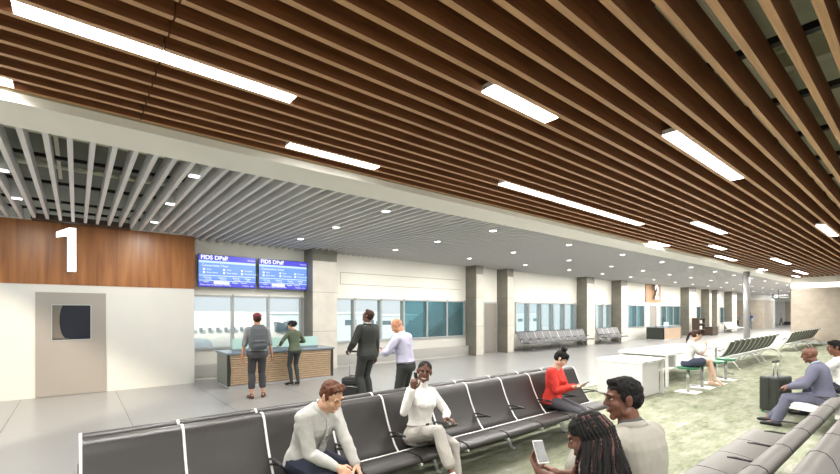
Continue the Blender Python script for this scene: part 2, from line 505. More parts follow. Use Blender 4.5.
mulls = {0: [2.36, 3.40, 4.41, 5.42], 1: [6.36, 7.33, 8.42, 9.44, 10.57, 11.63, 12.62], 2: [16.05, 17.08, 18.1, 19.16, 20.19, 21.25],
         3: [23.45, 24.3, 25.25], 4: [27.62, 28.8, 29.95], 5: [32.7, 33.7, 35.0, 36.3], 6: [38.95, 39.9, 40.9], 7: [44.9, 46.0, 47.1]}
for i, (a, b) in enumerate(segs):
    wn_ = sroot('window_%d' % (i + 1))
    fr = MB()
    fr.box(a, b, YG - 0.02, YG + 0.10, ZT - 0.05, ZT); fr.box(a, b, YG - 0.04, YG + 0.10, ZS, ZS + 0.06)
    for x in mulls[i]:
        fr.box(x - 0.035, x + 0.035, YG - 0.02, YG + 0.10, ZS, ZT)
        fr.box(x - 0.02, x + 0.02, YG - 0.05, YG - 0.02, ZT - 0.02, ZT + 0.03)
    fr.build('window_frame', M['frame'], wn_)
    if i != 0:
        fn = MB()
        for x in mulls[i]: fn.box(x - 0.045, x - 0.005 + 0.03, YG + 0.1, YG + (0.18 if i == 1 else 0.26), ZS, ZT)
        fn.build('fin', M['teal'], wn_)
    for k in range(len(mulls[i]) - 1):
        MB().box(mulls[i][k] + 0.035, mulls[i][k + 1] - 0.035, YG + 0.03, YG + 0.045, ZS + 0.06, ZT - 0.05).build(
            'pane', M['glass' if i < 1 else ('glassblue' if (i in (2, 3) or (i == 1 and k < 3)) else 'glassteal')] if not (i == 1 and k < 3) else M['glass'], wn_)

# doors of the window wall
for i, (a, b, z) in enumerate(((13.84, 14.62, 2.16), (30.9, 31.8, 2.22))):
    dd = sroot('door_%d' % (i + 2))
    MB().box(a, b, YG - 0.03, YG, 0.01, z).build('door_leaf', M['doorgrey'], dd)
    f = MB(); f.box(a - 0.06, a, YG - 0.05, YG, 0, z + 0.06); f.box(b, b + 0.06, YG - 0.05, YG, 0, z + 0.06); f.box(a, b, YG - 0.05, YG, z, z + 0.06)
    f.build('door_frame', M['frame'], dd)
    f = MB(); f.tube([(b - 0.08, YG - 0.03, 1.0), (b - 0.08, YG - 0.08, 1.0), (b - 0.2, YG - 0.08, 1.0)], 0.01); f.build('handle', M['chrome'], dd)

# wood panel and digit 2
structure(MB().box(30.08, 32.56, YG - 0.06, YG, 2.46, ZG).build('wall_panel', M['woodpanel'] if False else wood_mat('tan_panel', srgb(176, 130, 92), srgb(200, 156, 116), 3, (1, 1, 0.3), 0.4)))
n2 = thing('sign_number', 'lit white channel digit 2 on the small tan wood panel down the hall', 'sign', (31.6, YG - 0.07, 2.72))
mt = Matrix.Translation((-0.0, -0.16, 0)) @ WALLTXT
text('digit_body', '2', 1.36, M['digitside'], Matrix.Translation((-0.15, -0.08, 0)) @ WALLTXT, n2, 0.07, 'CENTER', 0.03, 0.9)
text('digit_face', '2', 1.36, M['digit'], Matrix.Translation((-0.15, -0.156, 0)) @ WALLTXT, n2, 0.004, 'CENTER', 0.03, 0.9)

# concrete columns
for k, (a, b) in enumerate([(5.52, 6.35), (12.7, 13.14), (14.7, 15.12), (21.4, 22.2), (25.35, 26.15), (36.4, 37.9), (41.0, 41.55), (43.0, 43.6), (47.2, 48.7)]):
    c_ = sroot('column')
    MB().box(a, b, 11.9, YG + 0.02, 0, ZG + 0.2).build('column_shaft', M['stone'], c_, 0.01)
    MB().box(a + 0.01, b - 0.0, 11.885, 11.9, 0.0, 3.36).build('lit_face_panel', M['stonelit'], c_)  # paler sheet puts the light on the lower column front into colour
# slender round steel column under the soffit
c_ = sroot('column')
MB().tube([(24.6, 5.62, 0), (24.6, 5.62, ZG)], 0.13, 20).build('column_shaft', M['steel'], c_, smooth=True)
MB().tube([(24.6, 5.62, 0), (24.6, 5.62, 0.03)], 0.22, 20).build('base_plate', M['chrome'], c_)

# stone wall closing the lounge on the right, with its lit cove
w = sroot('wall_right')
MB().box(XE, XE + 9, -9, 5.36, 0, 3.2).build('stone_wall', M['stonewall'], w)
MB().box(XE + 0.02, XE + 9, -9, 5.35, 3.2, 3.47).build('lit_cove', M['cove'], w)
MB().box(XE, XE + 9, -9, 5.36, 3.47, ZG - .005).box(XE, XE + 9, -9, 5.28, ZG - .005, 4.2).build('upper_wall', M['cream'], w)
MB().box(XE - 0.02, XE, -9, 5.36, 0, 0.12).build('kick_strip', M['frame'], w)

# far end of the concourse
w = sroot('wall_far')
MB().box(56, 60, 11.4, 20, 0, 3.05).build('stone_wall', M['stonewall'], w)
MB().box(55.9, 60, 11.3, 20, 3.05, ZG + 0.2).build('upper_wall', M['white'], w)
MB().box(78, 79, -5, 13.4, 0, 3.3).build('stone_wall', M['stonewall'], w)
MB().box(77.9, 79, -5, 20, 3.3, ZG + 0.3).build('upper_wall', M['cream'], w)
MB().box(78, 79, 13.4, 20, 0, 3.3).build('end_wall', M['white'], w)
MB().box(48.7, 56, 17, 17.2, 0, ZG + 0.2).build('end_wall', M['cream'], w)
MB().box(48.5, 48.7, 12.5, 17, 0, ZG + 0.2).build('end_wall', M['cream'], w)
MB().box(62, 62.9, 11.7, 12.3, 0, 3.3).build('pier', M['white'], w)

# ceilings
cz = sroot('ceiling')
MB().box(X0 - 0.2, 80, 5.3, 20, 4.55, 4.65).build('deck', M['deckgrey'], cz)
MB().box(X0 - 0.2, XE + 0.2, -7, 5.3, 4.95, 5.05).build('deck', M['deck'], cz)
so = MB(); so.box(X0 - 0.2, 78, 5.3, 6.0, ZG, ZG + 0.09); so.build('soffit', M['cream'], cz)
MB().box(X0 - 0.2, 78, 5.3, 5.36, ZG + 0.09, 5.0).build('fascia', M['fascia'], cz)
MB().box(X0 - 0.2, 78, 5.94, 6.0, ZG + 0.09, 4.6).build('fascia', M['fascia'], cz)
MB().box(XE, 80, -5, 5.3, ZG + 0.1, ZG + 0.2).build('soffit', M['cream'], cz)

# wood slats: 0.22 m centres, running the length of the lounge, butt-jointed
wc = sroot('ceiling_1'); wc.name = 'ceiling'
XJ = 0.52
sl = MB()
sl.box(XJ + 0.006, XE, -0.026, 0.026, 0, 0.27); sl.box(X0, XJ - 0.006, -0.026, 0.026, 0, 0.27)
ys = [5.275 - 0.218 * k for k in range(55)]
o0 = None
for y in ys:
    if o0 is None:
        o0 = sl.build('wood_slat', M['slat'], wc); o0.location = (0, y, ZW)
        o0.data.materials.append(M['slatlit'])
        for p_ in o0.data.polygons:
            if abs(p_.normal.z) > .5 and p_.center.z < .01: p_.material_index = 1  # underside a lighter copy of the wood, light from below put into colour
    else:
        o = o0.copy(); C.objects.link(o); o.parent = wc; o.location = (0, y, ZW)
rl = MB()
rails = [0.65 + 1.33 * k for k in range(-2, 25)]
for x in rails: rl.box(x - 0.04, x + 0.04, -7, 5.3, ZW + 0.27, ZW + 0.33)
rl.build('carrier_rail', M['black'], wc)
jb = MB()
for k in range(-2, 14):
    x = 1.2 + 2.6 * k
    jb.box(x - 0.07, x + 0.07, -7, 5.3, 4.62, 4.66); jb.box(x - 0.02, x + 0.02, -7, 5.3, 4.66, 4.8); jb.box(x - 0.07, x + 0.07, -7, 5.3, 4.8, 4.84)
jb.build('roof_joist', M['pipe'], wc)
cd = MB()
for k in range(9):
    y = 4.6 - 0.83 * k
    cd.tube([(X0, y, 4.55), (XE, y, 4.55)], 0.035 if k % 2 else 0.06, 8)
for k in range(40):
    x = 0.9 + 0.8 * k; y = 4.2 - (k * 1.37) % 7
    cd.tube([(x, y, 4.15), (x + 0.5, y - 0.6, 4.9)], 0.012, 6)
cd.build('conduit', M['pipe'], wc)

# grey slats: 0.203 m centres, running across the concourse
gc = sroot('ceiling_2'); gc.name = 'ceiling'
sb = MB().box(-0.026, 0.026, 6.0, YG, 0, 0.2)
o0 = None
NG = int((48.0 - X0) / 0.203)
rest = MB(); cnt = 0
for k in range(NG):
    x = -0.468 + 0.2035 * (k - 13)
    ytop = YW - 0.0 if x < 2.31 else YG
    if -3.1 < x < 15.2 and cnt < 98:
        cnt += 1
        o = MB().box(-0.026, 0.026, 6.0, ytop, 0, 0.2).build('grey_slat', M['greyslat'], gc) if (o0 is None or (x > 2.31 and o0.get('s') == 0)) else o0.copy()
        if o.name not in C.objects: C.objects.link(o); o.parent = gc
        if o0 is None: o0 = o; o0['s'] = 0
        elif x > 2.31 and o0.get('s') == 0: o0 = o; o0['s'] = 1
        o.location = (x, 0, ZG)
    else:
        rest.box(x - 0.026, x + 0.026, 6.0, YG, ZG, ZG + 0.2)
for k in range(90): 
    x = 48.2 + 0.3 * k
    rest.box(x - 0.07, x + 0.07, 6.0, 17, ZG, ZG + 0.2)
r_ = rest.build('grey_slat', M['greyslat'], gc); r_['kind'] = 'stuff'
rl = MB()
for y in (6.6, 7.7, 9.23, 10.76, 11.7): rl.box(X0, 48, y - 0.03, y + 0.03, ZG + 0.2, ZG + 0.25)
rl.build('carrier_rail', M['black'], gc)
tb = MB()
for x in (-0.36, -0.26): tb.box(x, x + 0.05, 6.0, 10.4, 4.3, 4.36)
for y in (8.1, 9.9): tb.tube([(X0, y, 4.4), (48, y, 4.4)], 0.05, 8)
for k in range(20): 
    x = 1.6 + 1.9 * k; tb.tube([(x, 9.4, ZG + 0.2), (x, 9.4, 4.5)], 0.012, 6)
tb.build('conduit', M['pipe'], gc)

# linear ceiling lights (x0, x1, y, width)
lin = [(-0.33, 1.59, 3.875, .155), (2.88, 3.87, 2.57, .15), (1.98, 3.26, 4.98, .17), (5.2, 7.78, 1.92, .16), (5.18, 10.1, 4.27, .18),
       (10.8, 12.9, 3.42, .17), (14.95, 16.2, 4.3, .17), (17.9, 20.0, 5.0, .17), (20.4, 23.2, 3.92, .17), (27.2, 30.0, 4.4, .17), (24.9, 25.9, 5.15, .17),
       (12.85, 14.0, 5.17, .17), (-1.5, -0.44, 5.06, .17), (13.4, 15.6, 1.6, .16), (30.9, 32.3, 5.0, .16)]
names = ['long lit bar nearest the left corner of the wood ceiling', 'short lit bar alone in the middle of the wood ceiling',
         'medium lit bar close to the cream soffit above the blue screens', 'lit bar at upper right of the wood ceiling between widely spaced slats',
         'longest lit bar running along the middle of the wood ceiling', 'first lit bar beyond the longest one, above the stools',
         'short lit bar left of centre among the far cluster', 'lit bar lowest of the three in the far cluster', 'lit bar to the right in the far cluster',
         'last lit bar but one before the stone wall', 'small lit bar right above the steel column', 'short lit bar touching the soffit in front of the digit 2 panel',
         'lit bar cut by the left frame edge beside the soffit', 'lit bar cut by the right frame edge', 'tiny lit bar over the corner of the stone wall']
snap = lambda y: 5.275 - 0.218 * (round((5.275 - y) / 0.218 - .5) + .5)
for (a, b, y, wd), nm in zip(lin, names):
    y = snap(y); wd = .155
    t = thing('linear_ceiling_light', nm, 'ceiling light', ((a + b) / 2, y, ZW), 0, 'linear lights in the wood ceiling')
    h = (b - a) / 2
    MB().box(-h, h, -wd / 2, wd / 2, 0.008, 0.06).build('housing', M['alu'], t)
    MB().box(-h, h, -wd / 2, wd / 2, -0.004, 0.008).build('diffuser', M['lamp'], t)
    lamp(t, b - a, wd, LIN_W * (b - a))
for (a, b, y) in ((-2.4, .4, .6), (1.2, 4.2, -1.0), (6.0, 9.0, -.4), (-1.0, 2.0, -3.2), (4.5, 8.0, -3.2), (10.5, 14, -1.4), (17, 20, 1.1), (17, 20, -2.3), (24, 27, 1.2), (24, 28, -2.4)):  # unseen lit bars added to brighten the benches and people
    t = thing('linear_ceiling_light', 'added unseen lit bar over the near seats', 'ceiling light', ((a + b) / 2, snap(y), ZW), 0, 'added unseen lights over the near seats')
    h = (b - a) / 2
    MB().box(-h, h, -.077, .077, 0.008, 0.06).build('housing', M['alu'], t)
    MB().box(-h, h, -.077, .077, -0.004, 0.008).build('diffuser', M['lamp'], t)
    lamp(t, b - a, .15, LIN_W * (b - a))
# downlights in the grey ceiling
dx = [-0.78, 1.28, 4.54, 7.6, 10.86, 14.1, 17.33, 20.35, 23.46, 26.43, 29.72, 32.8, 35.9, 38.87, 42.0, 45.1, 48.2, 51.5, 54.6, 60.5, 66.5, 72.5]  # downlights past the last concrete column are added to brighten the far hall
rowsn = {6.58: 'nearest the soffit', 8.55: 'in the middle row', 10.5: 'in the row by the wall'}
dl0 = None
for ix, x in enumerate(dx):
    for y in ((6.58, 8.55, 10.5) if ix else (7.95, 9.76)):
        where = 'beyond' if ix > 6 else 'near'
        hh_ = next(n for v, n in ((0, 'over the grey door'), (1, 'just left of the blue screens'), (2, 'right of the blue screens'), (3, 'before the second column'), (4, 'at the second column'),
                    (5, 'past the third column'), (6, 'before the fourth column'), (7, 'by the fourth column'), (8, 'past the fourth column'), (9, 'by the fifth column'), (10, 'before the digit 2'),
                    (11, 'past the digit 2'), (12, 'by the sixth column'), (13, 'past the sixth column'), (14, 'by the seventh column'), (15, 'by the eighth column'), (16, 'at the last column'), (17, 'added past the last column'), (18, 'added before the far stone block'), (19, 'added beside the far stone block'), (20, 'added beyond the far stone block'), (21, 'added over the far end')) if v == ix)
        lab = 'square downlight %s, %s' % ({6.58: 'of the soffit row', 8.55: 'of the middle row', 10.5: 'of the wall row', 7.95: 'cut by the left frame edge', 9.76: 'low at far left'}[y], hh_)
        if dl0 is None:
            t = thing('downlight', lab, 'downlight', (x, y, ZG), 0, 'downlights in the grey slat ceiling')
            MB().box(-0.075, 0.075, -0.075, 0.075, 0.0, 0.26).build('housing', M['alu'], t)
            MB().box(-0.06, 0.06, -0.06, 0.06, -0.006, -0.001).build('diffuser', M['lampd'], t)
            dl0 = t
        else: t = dup(dl0, (x, y, ZG), 0, lab)
        lamp(t, .12, .12, (DL_W if ix < 8 else DL_FAR) * (.45 if ix < 2 else .65 if ix < 3 else 1) * (.6 if y > 10 and ix > 7 else 1), spread=180)

# ---------------------------------------------------------------- outside, seen through the windows
structure(MB().box(-60, 160, 12.9, 240, -4.7, -4.6).build('ground', M['apron']))
ac = thing('airliner', 'white airliner parked outside the window behind the first counter', 'airplane', (0, 0, 0))
rg = []
for x, r_, dz in ((-22, 2.0, 0), (5, 2.0, 0), (8, 1.98, 0), (9.5, 1.85, -0.06), (10.7, 1.55, -0.2), (11.6, 1.1, -0.38), (12.1, 0.65, -0.52), (12.35, 0.15, -0.6)):
    rg.append([V((x, 27 + r_ * math.cos(2 * math.pi * k / 32), -0.15 + dz + r_ * math.sin(2 * math.pi * k / 32))) for k in range(32)])
MB().loft(rg).build('fuselage', M['plane'], ac, smooth=True)
wm = MB()
for k in range(60): 
    x = 7.3 - 0.42 * k; wm.box(x - 0.07, x + 0.07, 25.02, 25.2, 0.72, 0.94)
wm.build('cabin_windows', M['cabwin'], ac)
wm = MB()
for (xa, xb, yy) in ((9.3, 9.95, 25.28), (10.05, 10.6, 25.55)):
    wm.prism([(xa, 0.62), (xb, 0.57), (xb - 0.1, 1.1), (xa + 0.1, 1.2)], yy - 0.12, yy + 0.5, 'Y')
wm.build('cockpit_windows', M['planewin'], ac)
en = MB()
rg = [[V((x, 22.4 + r_ * math.cos(2 * math.pi * k / 28), -0.7 + r_ * math.sin(2 * math.pi * k / 28))) for k in range(28)] for x, r_ in
      ((-1.5, 0.6), (0.5, 1.0), (3.0, 1.25), (4.6, 1.25), (5.0, 1.15), (4.9, 1.0), (4.0, 0.95))]
en.loft(rg); en.build('engine', M['plane'], ac, smooth=True)
MB().tube([(3.9, 22.4, -0.7), (4.0, 22.4, -0.7)], 0.95, 24).build('engine_fan', M['planewin'], ac)
MB().prism([(-6, 22.5), (2.0, 25.5), (-3.5, 25.5), (-12, 18)], -0.6, -0.35, 'Z').build('wing', M['plane'], ac)
for k, (x, yy) in enumerate(((9.5, 27), (-8, 24.5), (-8, 29.5))):
    MB().tube([(x, yy, -2), (x, yy, -4.1)], 0.15).tube([(x, yy - 0.2, -4.1), (x, yy + 0.2, -4.1)], 0.5, 20).build('landing_gear', M['signgrey'], ac)
for (a, b, y, h, nm) in ((14, 46, 70, 1.5, 'long low pale blue hangar beyond the apron'), (52, 120, 84, 0.9, 'long low pale terminal block right of the hangar'), (-30, 8, 90, 2.6, 'far pale block beyond the airliner')):
    t = thing('building', nm, 'building', (0, 0, 0))
    MB().box(a, b, y, y + 12, -4.6, h).build('wall', M['bluegrey'], t)
    g = MB()
    for k in range(int((b - a) / 4)): g.box(a + 1 + 4 * k, a + 3.4 + 4 * k, y - 0.05, y, h - 2.2, h - 1.2)
    g.build('windows', M['planewin'], t)
    MB().box(a - 0.3, b + 0.3, y - 0.3, y + 12, h, h + 0.3).build('roof', M['plane'], t)
jb_ = thing('jet_bridge', 'teal glazed jet bridge with sloping roof seen through the window beside the second column', 'jet bridge', (0, 0, 0))
MB().prism([(11.6, -1.2), (17.5, 2.4), (20.5, 2.5), (20.5, -1.6), (12.2, -1.6)], 17.2, 19.6, 'Y').build('tunnel', M['tealwall'], jb_)
MB().prism([(11.3, -1.25), (17.5, 2.55), (17.5, 2.4), (11.6, -1.4)], 17.1, 19.7, 'Y').build('roof_edge', M['plane'], jb_)
MB().tube([(17, 18.4, -4.6), (17, 18.4, -1.6)], 0.2).tube([(20, 18.4, -4.6), (20, 18.4, -1.6)], 0.2).build('leg', M['plane'], jb_)
t = thing('floodlight_mast', 'thin white floodlight mast on the apron', 'mast', (21.5, 48, -4.6))
MB().tube([(0, 0, 0), (0, 0, 12)], [0.3, 0.15]).build('pole', M['plane'], t); MB().box(-1, 1, -0.2, 0.2, 12, 12.5).build('lamp_head', M['plane'], t)

# ================================================================= FURNITURE
# seat section: u = distance out from the bench centre line, z = height
BACK = [(.03, .86), (.05, .895), (.085, .908), (.125, .90), (.155, .87), (.185, .80), (.24, .67), (.31, .54), (.385, .435), (.45, .375)]
BACKR = [(.42, .345), (.35, .41), (.275, .52), (.205, .65), (.15, .785), (.12, .85), (.09, .868), (.06, .862)]
SEAT = [(.455, .385), (.50, .405), (.60, .425), (.72, .432), (.79, .425), (.82, .40), (.815, .375), (.77, .37), (.60, .37), (.49, .36)]
def prof_strip(line, w, off):
    """thin strip following a profile line, raised by off"""
    up = []
    for i, p in enumerate(line):
        a = V((*line[max(i - 1, 0)], 0)); b = V((*line[min(i + 1, len(line) - 1)], 0)); d = (b - a).normalized()
        nrm = V((-d.y, d.x, 0))
        if nrm.x < 0 and nrm.y < 0: nrm = -nrm
        up.append((p[0] + nrm.x * off, p[1] + nrm.y * off))
    return up

def tandem(name, label, cy_, divs, sides, mats, zs=1.0, arm=True, legs_at=None, group=None, rearpanel=False, cat='airport seating', gap=.011, hw=.009, off=.004, loop=True):
    """a beam bench: sides is (+1,), (-1,) or both (direction the seats face in y)"""
    mid = (divs[0] + divs[-1]) / 2
    t = thing(name, label, cat, (mid, cy_, 0), 0, group)
    ms, mf, ma, mp = mats
    D = [d - mid for d in divs]
    if rearpanel: gap, hw = .045, .048
    for sg in sides:
        fx = lambda pts: [(sg * p[0], p[1]) for p in pts]
        for a, b in zip(D[:-1], D[1:]):
            a2, b2 = a + gap, b - gap
            bk = MB().prism(fx(BACK + BACKR), a2, b2).build('backrest', mp if rearpanel else ms, t, smooth=False)
            st = MB().prism(fx(SEAT), a2, b2).build('seat', ms, t)
            for o in (bk, st):
                cap_e = set()
                for p in o.data.polygons:
                    p.use_smooth = len(p.vertices) == 4
                    if len(p.vertices) != 4: cap_e.update(tuple(sorted(e)) for e in p.edge_keys)
                for e in o.data.edges: e.use_edge_sharp = tuple(sorted(e.vertices)) in cap_e
        for i, d in enumerate(D):
            f = MB()
            for off_, ln in ((off, BACK), ):
                up = prof_strip(ln, 0, off_)
                f.prism(fx(up + BACKR), d - hw, d + hw)
            f.prism(fx([(.45, .375), (.5, .37), (.82, .37), (.82, .35), (.45, .33)]), d - hw, d + hw)
            o = f.build('side_frame', mf, t)
            if arm:
                am = MB()
                am.tube([(d, sg * .275, .550), (d, sg * .36, .568), (d, sg * .50, .568), (d, sg * .56, .560)], [.014, .016, .018, .010], 8, flat=.6)
                if loop: am.tube([(d, sg * .50, .556), (d, sg * .40, .535), (d, sg * .33, .515)], [.008, .010, .012], 8)
                am.build('armrest', ma, t, smooth=True)
    bm_ = MB()
    for sg in sides:
        bm_.tube([(D[0], sg * .452, .386), (D[-1], sg * .452, .386)], .010, 8)
    bm_.box(D[0] + .02, D[-1] - .02, -.035 + (0 if len(sides) > 1 else .30 * sides[0]), .035 + (0 if len(sides) > 1 else .30 * sides[0]), .27, .33)
    bm_.build('beam', mf, t)
    L = legs_at if legs_at is not None else [D[1] * 1.0, D[-2]] + ([0.0] if D[-1] - D[0] > 3.5 else [])
    bo = 0 if len(sides) > 1 else .30 * sides[0]
    for x in L:
        for s in (-1, 1):
            l = MB()
            l.tube([(x, bo, .30), (x, bo + s * .16, .27), (x, bo + s * .27, .14), (x, bo + s * .34, .012)], [.026, .024, .02, .018], 8)
            l.tube([(x, bo + s * .34, .012), (x, bo + s * .39, .010)], [.022, .02], 8)
            l.build('leg', mf, t, smooth=True)
    return t

BLK = (M['vinyl'], M['alu'], M['black'], M['vinyl'])
GRY = (M['vinylgrey'], M['chrome'], M['black'], M['vinylgrey'])
GRW = (mat('dark_grey_vinyl', srgb(72, 73, 76), .4), M['chrome'], M['black'], mat('dark_grey_vinyl', srgb(72, 73, 76), .4))
GRB = (M['vinylgrey'], M['black'], M['black'], M['vinylgrey'])
WHT = (M['alu'], M['alu'], M['black'], M['vinylgreen'])
D1 = [0.02, .645, 1.27, 1.895, 2.52, 3.145, 3.79, 4.45, 5.08, 5.68, 6.29]
tandem('tandem_bench', 'long back-to-back row of black vinyl airport seats with white dividers, where three people sit', 3.87, D1, (-1, 1), BLK, legs_at=[d - 3.155 for d in (.645, 1.895, 3.145, 4.45, 5.68)])
D2 = [1.83 + .62 * k for k in range(8)]
tandem('tandem_bench', 'grey vinyl back-to-back seats in the lower right corner of the frame', .56, D2, (1, -1), GRB, legs_at=[-1.24, 0, 1.24], gap=.007, hw=.006, off=.002, loop=False)
D3 = [8.35 + .62 * k for k in range(6)]
tandem('tandem_bench', 'white metal seats under the bald man in the grey-blue suit', .56, D3, (1,), WHT, rearpanel=True)
tandem('tandem_bench', 'white bench with green-grey slatted backs in mid hall, just right of the green stools', 3.92, [15.9 + .62 * k for k in range(11)], (1,), WHT, rearpanel=True, group=None, legs_at=[-2.9, -.35, .35, 2.9])
tandem('tandem_bench', 'farther white bench with green-grey slatted backs, in front of the stone wall', 3.92, [24.9 + .64 * k for k in range(12)], (1,), WHT, rearpanel=True, legs_at=[-3.2, -.35, .35, 3.2])
tandem('tandem_bench', 'grey bench of nine seats under the pale blue windows, between two concrete columns', 12.12, [15.5 + .62 * k for k in range(10)], (-1,), GRW)
tandem('tandem_bench', 'short grey bench between the fourth and fifth concrete columns', 12.12, [22.5 + .62 * k for k in range(5)], (-1,), GRW)
tandem('tandem_bench', 'far pale bench by the window beside the last concrete columns', 11.7, [43.6 + .64 * k for k in range(6)], (-1,), WHT)

# reception counters
def counter(label, x, y, L, Dp, H, front, side, ga=.2, gb_=.3):
    t = thing('reception_counter', label, 'counter', (x, y, 0))
    MB().box(.05, L - .05, .06, Dp - .06, 0, .06).build('toe_kick', M['tabletop'], t)
    MB().box(.07, L - .07, .05, Dp - .05, .06, H - .05).build('body', M['counterside'], t)
    MB().prism([(.02, .07), (.055, .07), (.03, H - .04), (-.01, H - .04)], 0, .001, 'Y').build('corner_trim', M['counterdark'], t) if False else None
    sp = MB(); sp.box(0, .06, 0.0, Dp, .055, H - .05); sp.build('side_panel', side, t, .004)
    sp = MB(); sp.box(L - .06, L, 0.0, Dp, .055, H - .05); sp.build('side_panel', side, t, .004)
    ed = MB(); ed.prism([(.0, .06), (.05, .06), (.075, .42), (.045, H - .04), (.0, H - .04)], -.012, .05, 'Y'); ed.prism([(L - .05, .06), (L, .06), (L, H - .04), (L - .045, H - .04), (L - .075, .42)], -.012, .05, 'Y')
    ed.build('corner_trim', M['counterdark'], t)
    fr = MB(); n = 13; hh = (H - .05 - .075) / n
    for k in range(n):
        z0 = .07 + k * hh
        fr.prism([(.052, z0), (.005, z0 + .004), (-.006, z0 + hh * .5), (.005, z0 + hh - .012), (.052, z0 + hh - .004)], .07, L - .07)
    fr.build('front_slats', front, t)
    MB().box(-.03, L + .03, -.03, Dp + .02, H - .05, H).build('worktop', M['countertop'], t, .006)
    gl = MB(); gl.box(ga, L - gb_, .34, .355, H, H + .30); gl.build('glass_screen', M['mint'], t)
    gb = MB(); gb.box(ga, L - gb_, .32, .375, H, H + .05); gb.build('screen_channel', M['countertop'], t)
    MB().box(.9, 1.35, .6, .9, H, H + .02).build('ledge', M['counterdark'], t)
    return t
counter('long check-in counter with pale slatted wood front and mint glass, under the blue screens', 2.72, 10.42, 2.72, .95, .84, M['lightwood'], M['counterside'])
counter('farther check-in counter with dark glossy end, below the digit 2 panel', 28.6, 10.75, 2.85, 1.05, .84, M['lightwood'], M['counterdark'], .9, 1.2)

# flight information screens
BL = mat('screen_blue', (0, 0, 0), .3, emit=srgb(84, 118, 214), es=1.0)
BL2 = mat('screen_light_blue', (0, 0, 0), .3, emit=srgb(110, 152, 232), es=1.0)
VI = mat('screen_violet', (0, 0, 0), .3, emit=srgb(76, 74, 204), es=1.0)
WH = mat('screen_white', (0, 0, 0), .3, emit=(.9, .95, 1.0), es=1.0)
PB = mat('screen_pale_band', (0, 0, 0), .3, emit=srgb(190, 216, 240), es=1.0)
def screen(label, xa, xb):
    z0, z1 = 2.48, 3.33; w = xb - xa; h = z1 - z0
    t = thing('display_screen', label, 'screen', (xa, 12.28, z0))
    MB().box(-.015, w + .015, .0, .06, -.015, h + .015).build('casing', M['counterdark'], t, .004)
    MB().box(w / 2 - .1, w / 2 + .1, .06, YG - 12.285, h / 2 - .1, h / 2 + .1).build('bracket', M['black'], t)
    p = MB().box(0, w, -.004, .0, 0, h).build('panel', BL, t)
    def band(nm, a, b, c, d, m, y=-.007): MB().box(a * w, b * w, y, y + .003, c * h, d * h).build(nm, m, p)
    band('band', 0, 1, .82, 1, VI); band('band', 0, 1, .75, .82, PB); band('band', 0, 1, .24, .75, BL2); band('band', 0, 1, 0, .12, VI)
    band('band', 0, 1, .345, .36, WH, -.010); band('band', 0, 1, .19, .205, WH, -.010); band('band', .25, .52, .085, .175, WH, -.010)
    T = lambda x, z: Matrix.Translation((x * w, -.010, z * h)) @ WALLTXT
    text('lettering', 'FIDS DPsP', .155, WH, T(.03, .86), p, .001, bold=.004)
    text('lettering', 'Fr.', .10, WH, T(.43, .85), p, .001)
    text('lettering', 'Departures\n', .045, WH, T(.85, .89), p, .001)
    text('lettering', 'Connectivity Chart', .085, WH, T(.05, .64), p, .001)
    for i, x in enumerate((.14, .48, .80)):
        for z in (.53, .43):
            band('icon', x - .07, x - .035, z - .01, z + .05, WH, -.010)
            text('lettering', ('Gate', 'Time', 'Terminal')[i] + ('\n' if z > .5 else ' status'), .06, WH, T(x - .01, z), p, .001)
    for i, x in enumerate((.08, .33, .58, .80)):
        text('lettering', ('Arrivals', 'Departs', 'Boards', 'Delays')[i], .06, WH, T(x, .27), p, .001)
        text('lettering', ('on time', 'on time', 'on time', 'later')[i], .05, WH, T(x + .03, .215), p, .001)
    text('lettering', 'Status         ', .05, WH, T(.08, .135), p, .001); text('lettering', 'Baggage     Security', .05, WH, T(.57, .13), p, .001)
    text('lettering', 'Please check the gate before boarding', .05, WH, T(.02, .045), p, .001)
    text('lettering', 'Weather  clear', .05, WH, T(.75, .045), p, .001)
screen('left blue flight information screen, nearest the walnut panel', 2.49, 3.955)
screen('right blue flight information screen, nearest the concrete column', 4.06, 5.50)

# far sign
t = thing('wayfinding_sign', 'dark grey hanging sign with white arrow far down the hall', 'sign', (46.7, 7.55, 2.98))
MB().box(-.06, .06, -.4, 1.35, 0, .36).build('panel', M['signgrey'], t, .01)
S2 = Matrix.Rotation(R(-90), 4, 'Z') @ WALLTXT
MB().tube([(-.075, 1.06, .18), (-.062, 1.06, .18)], .15, 24).build('arrow_disc', M['tabletop'], t)
MB().prism([(1.15, .18), (1.05, .27), (1.05, .2), (.96, .2), (.96, .16), (1.05, .16), (1.05, .09)], -.085, -.076, 'X').build('arrow', M['signgrey'], t)
text('lettering', 'GATES', .2, M['tabletop'], Matrix.Translation((-.066, .85, .19)) @ S2, t, .002)
text('lettering', 'Concourse', .15, M['tabletop'], Matrix.Translation((-.066, .85, .03)) @ S2, t, .002)
MB().box(-.02, .02, .1, .14, .36, .8).box(-.02, .02, .9, .94, .36, .8).build('hanger', M['black'], t)

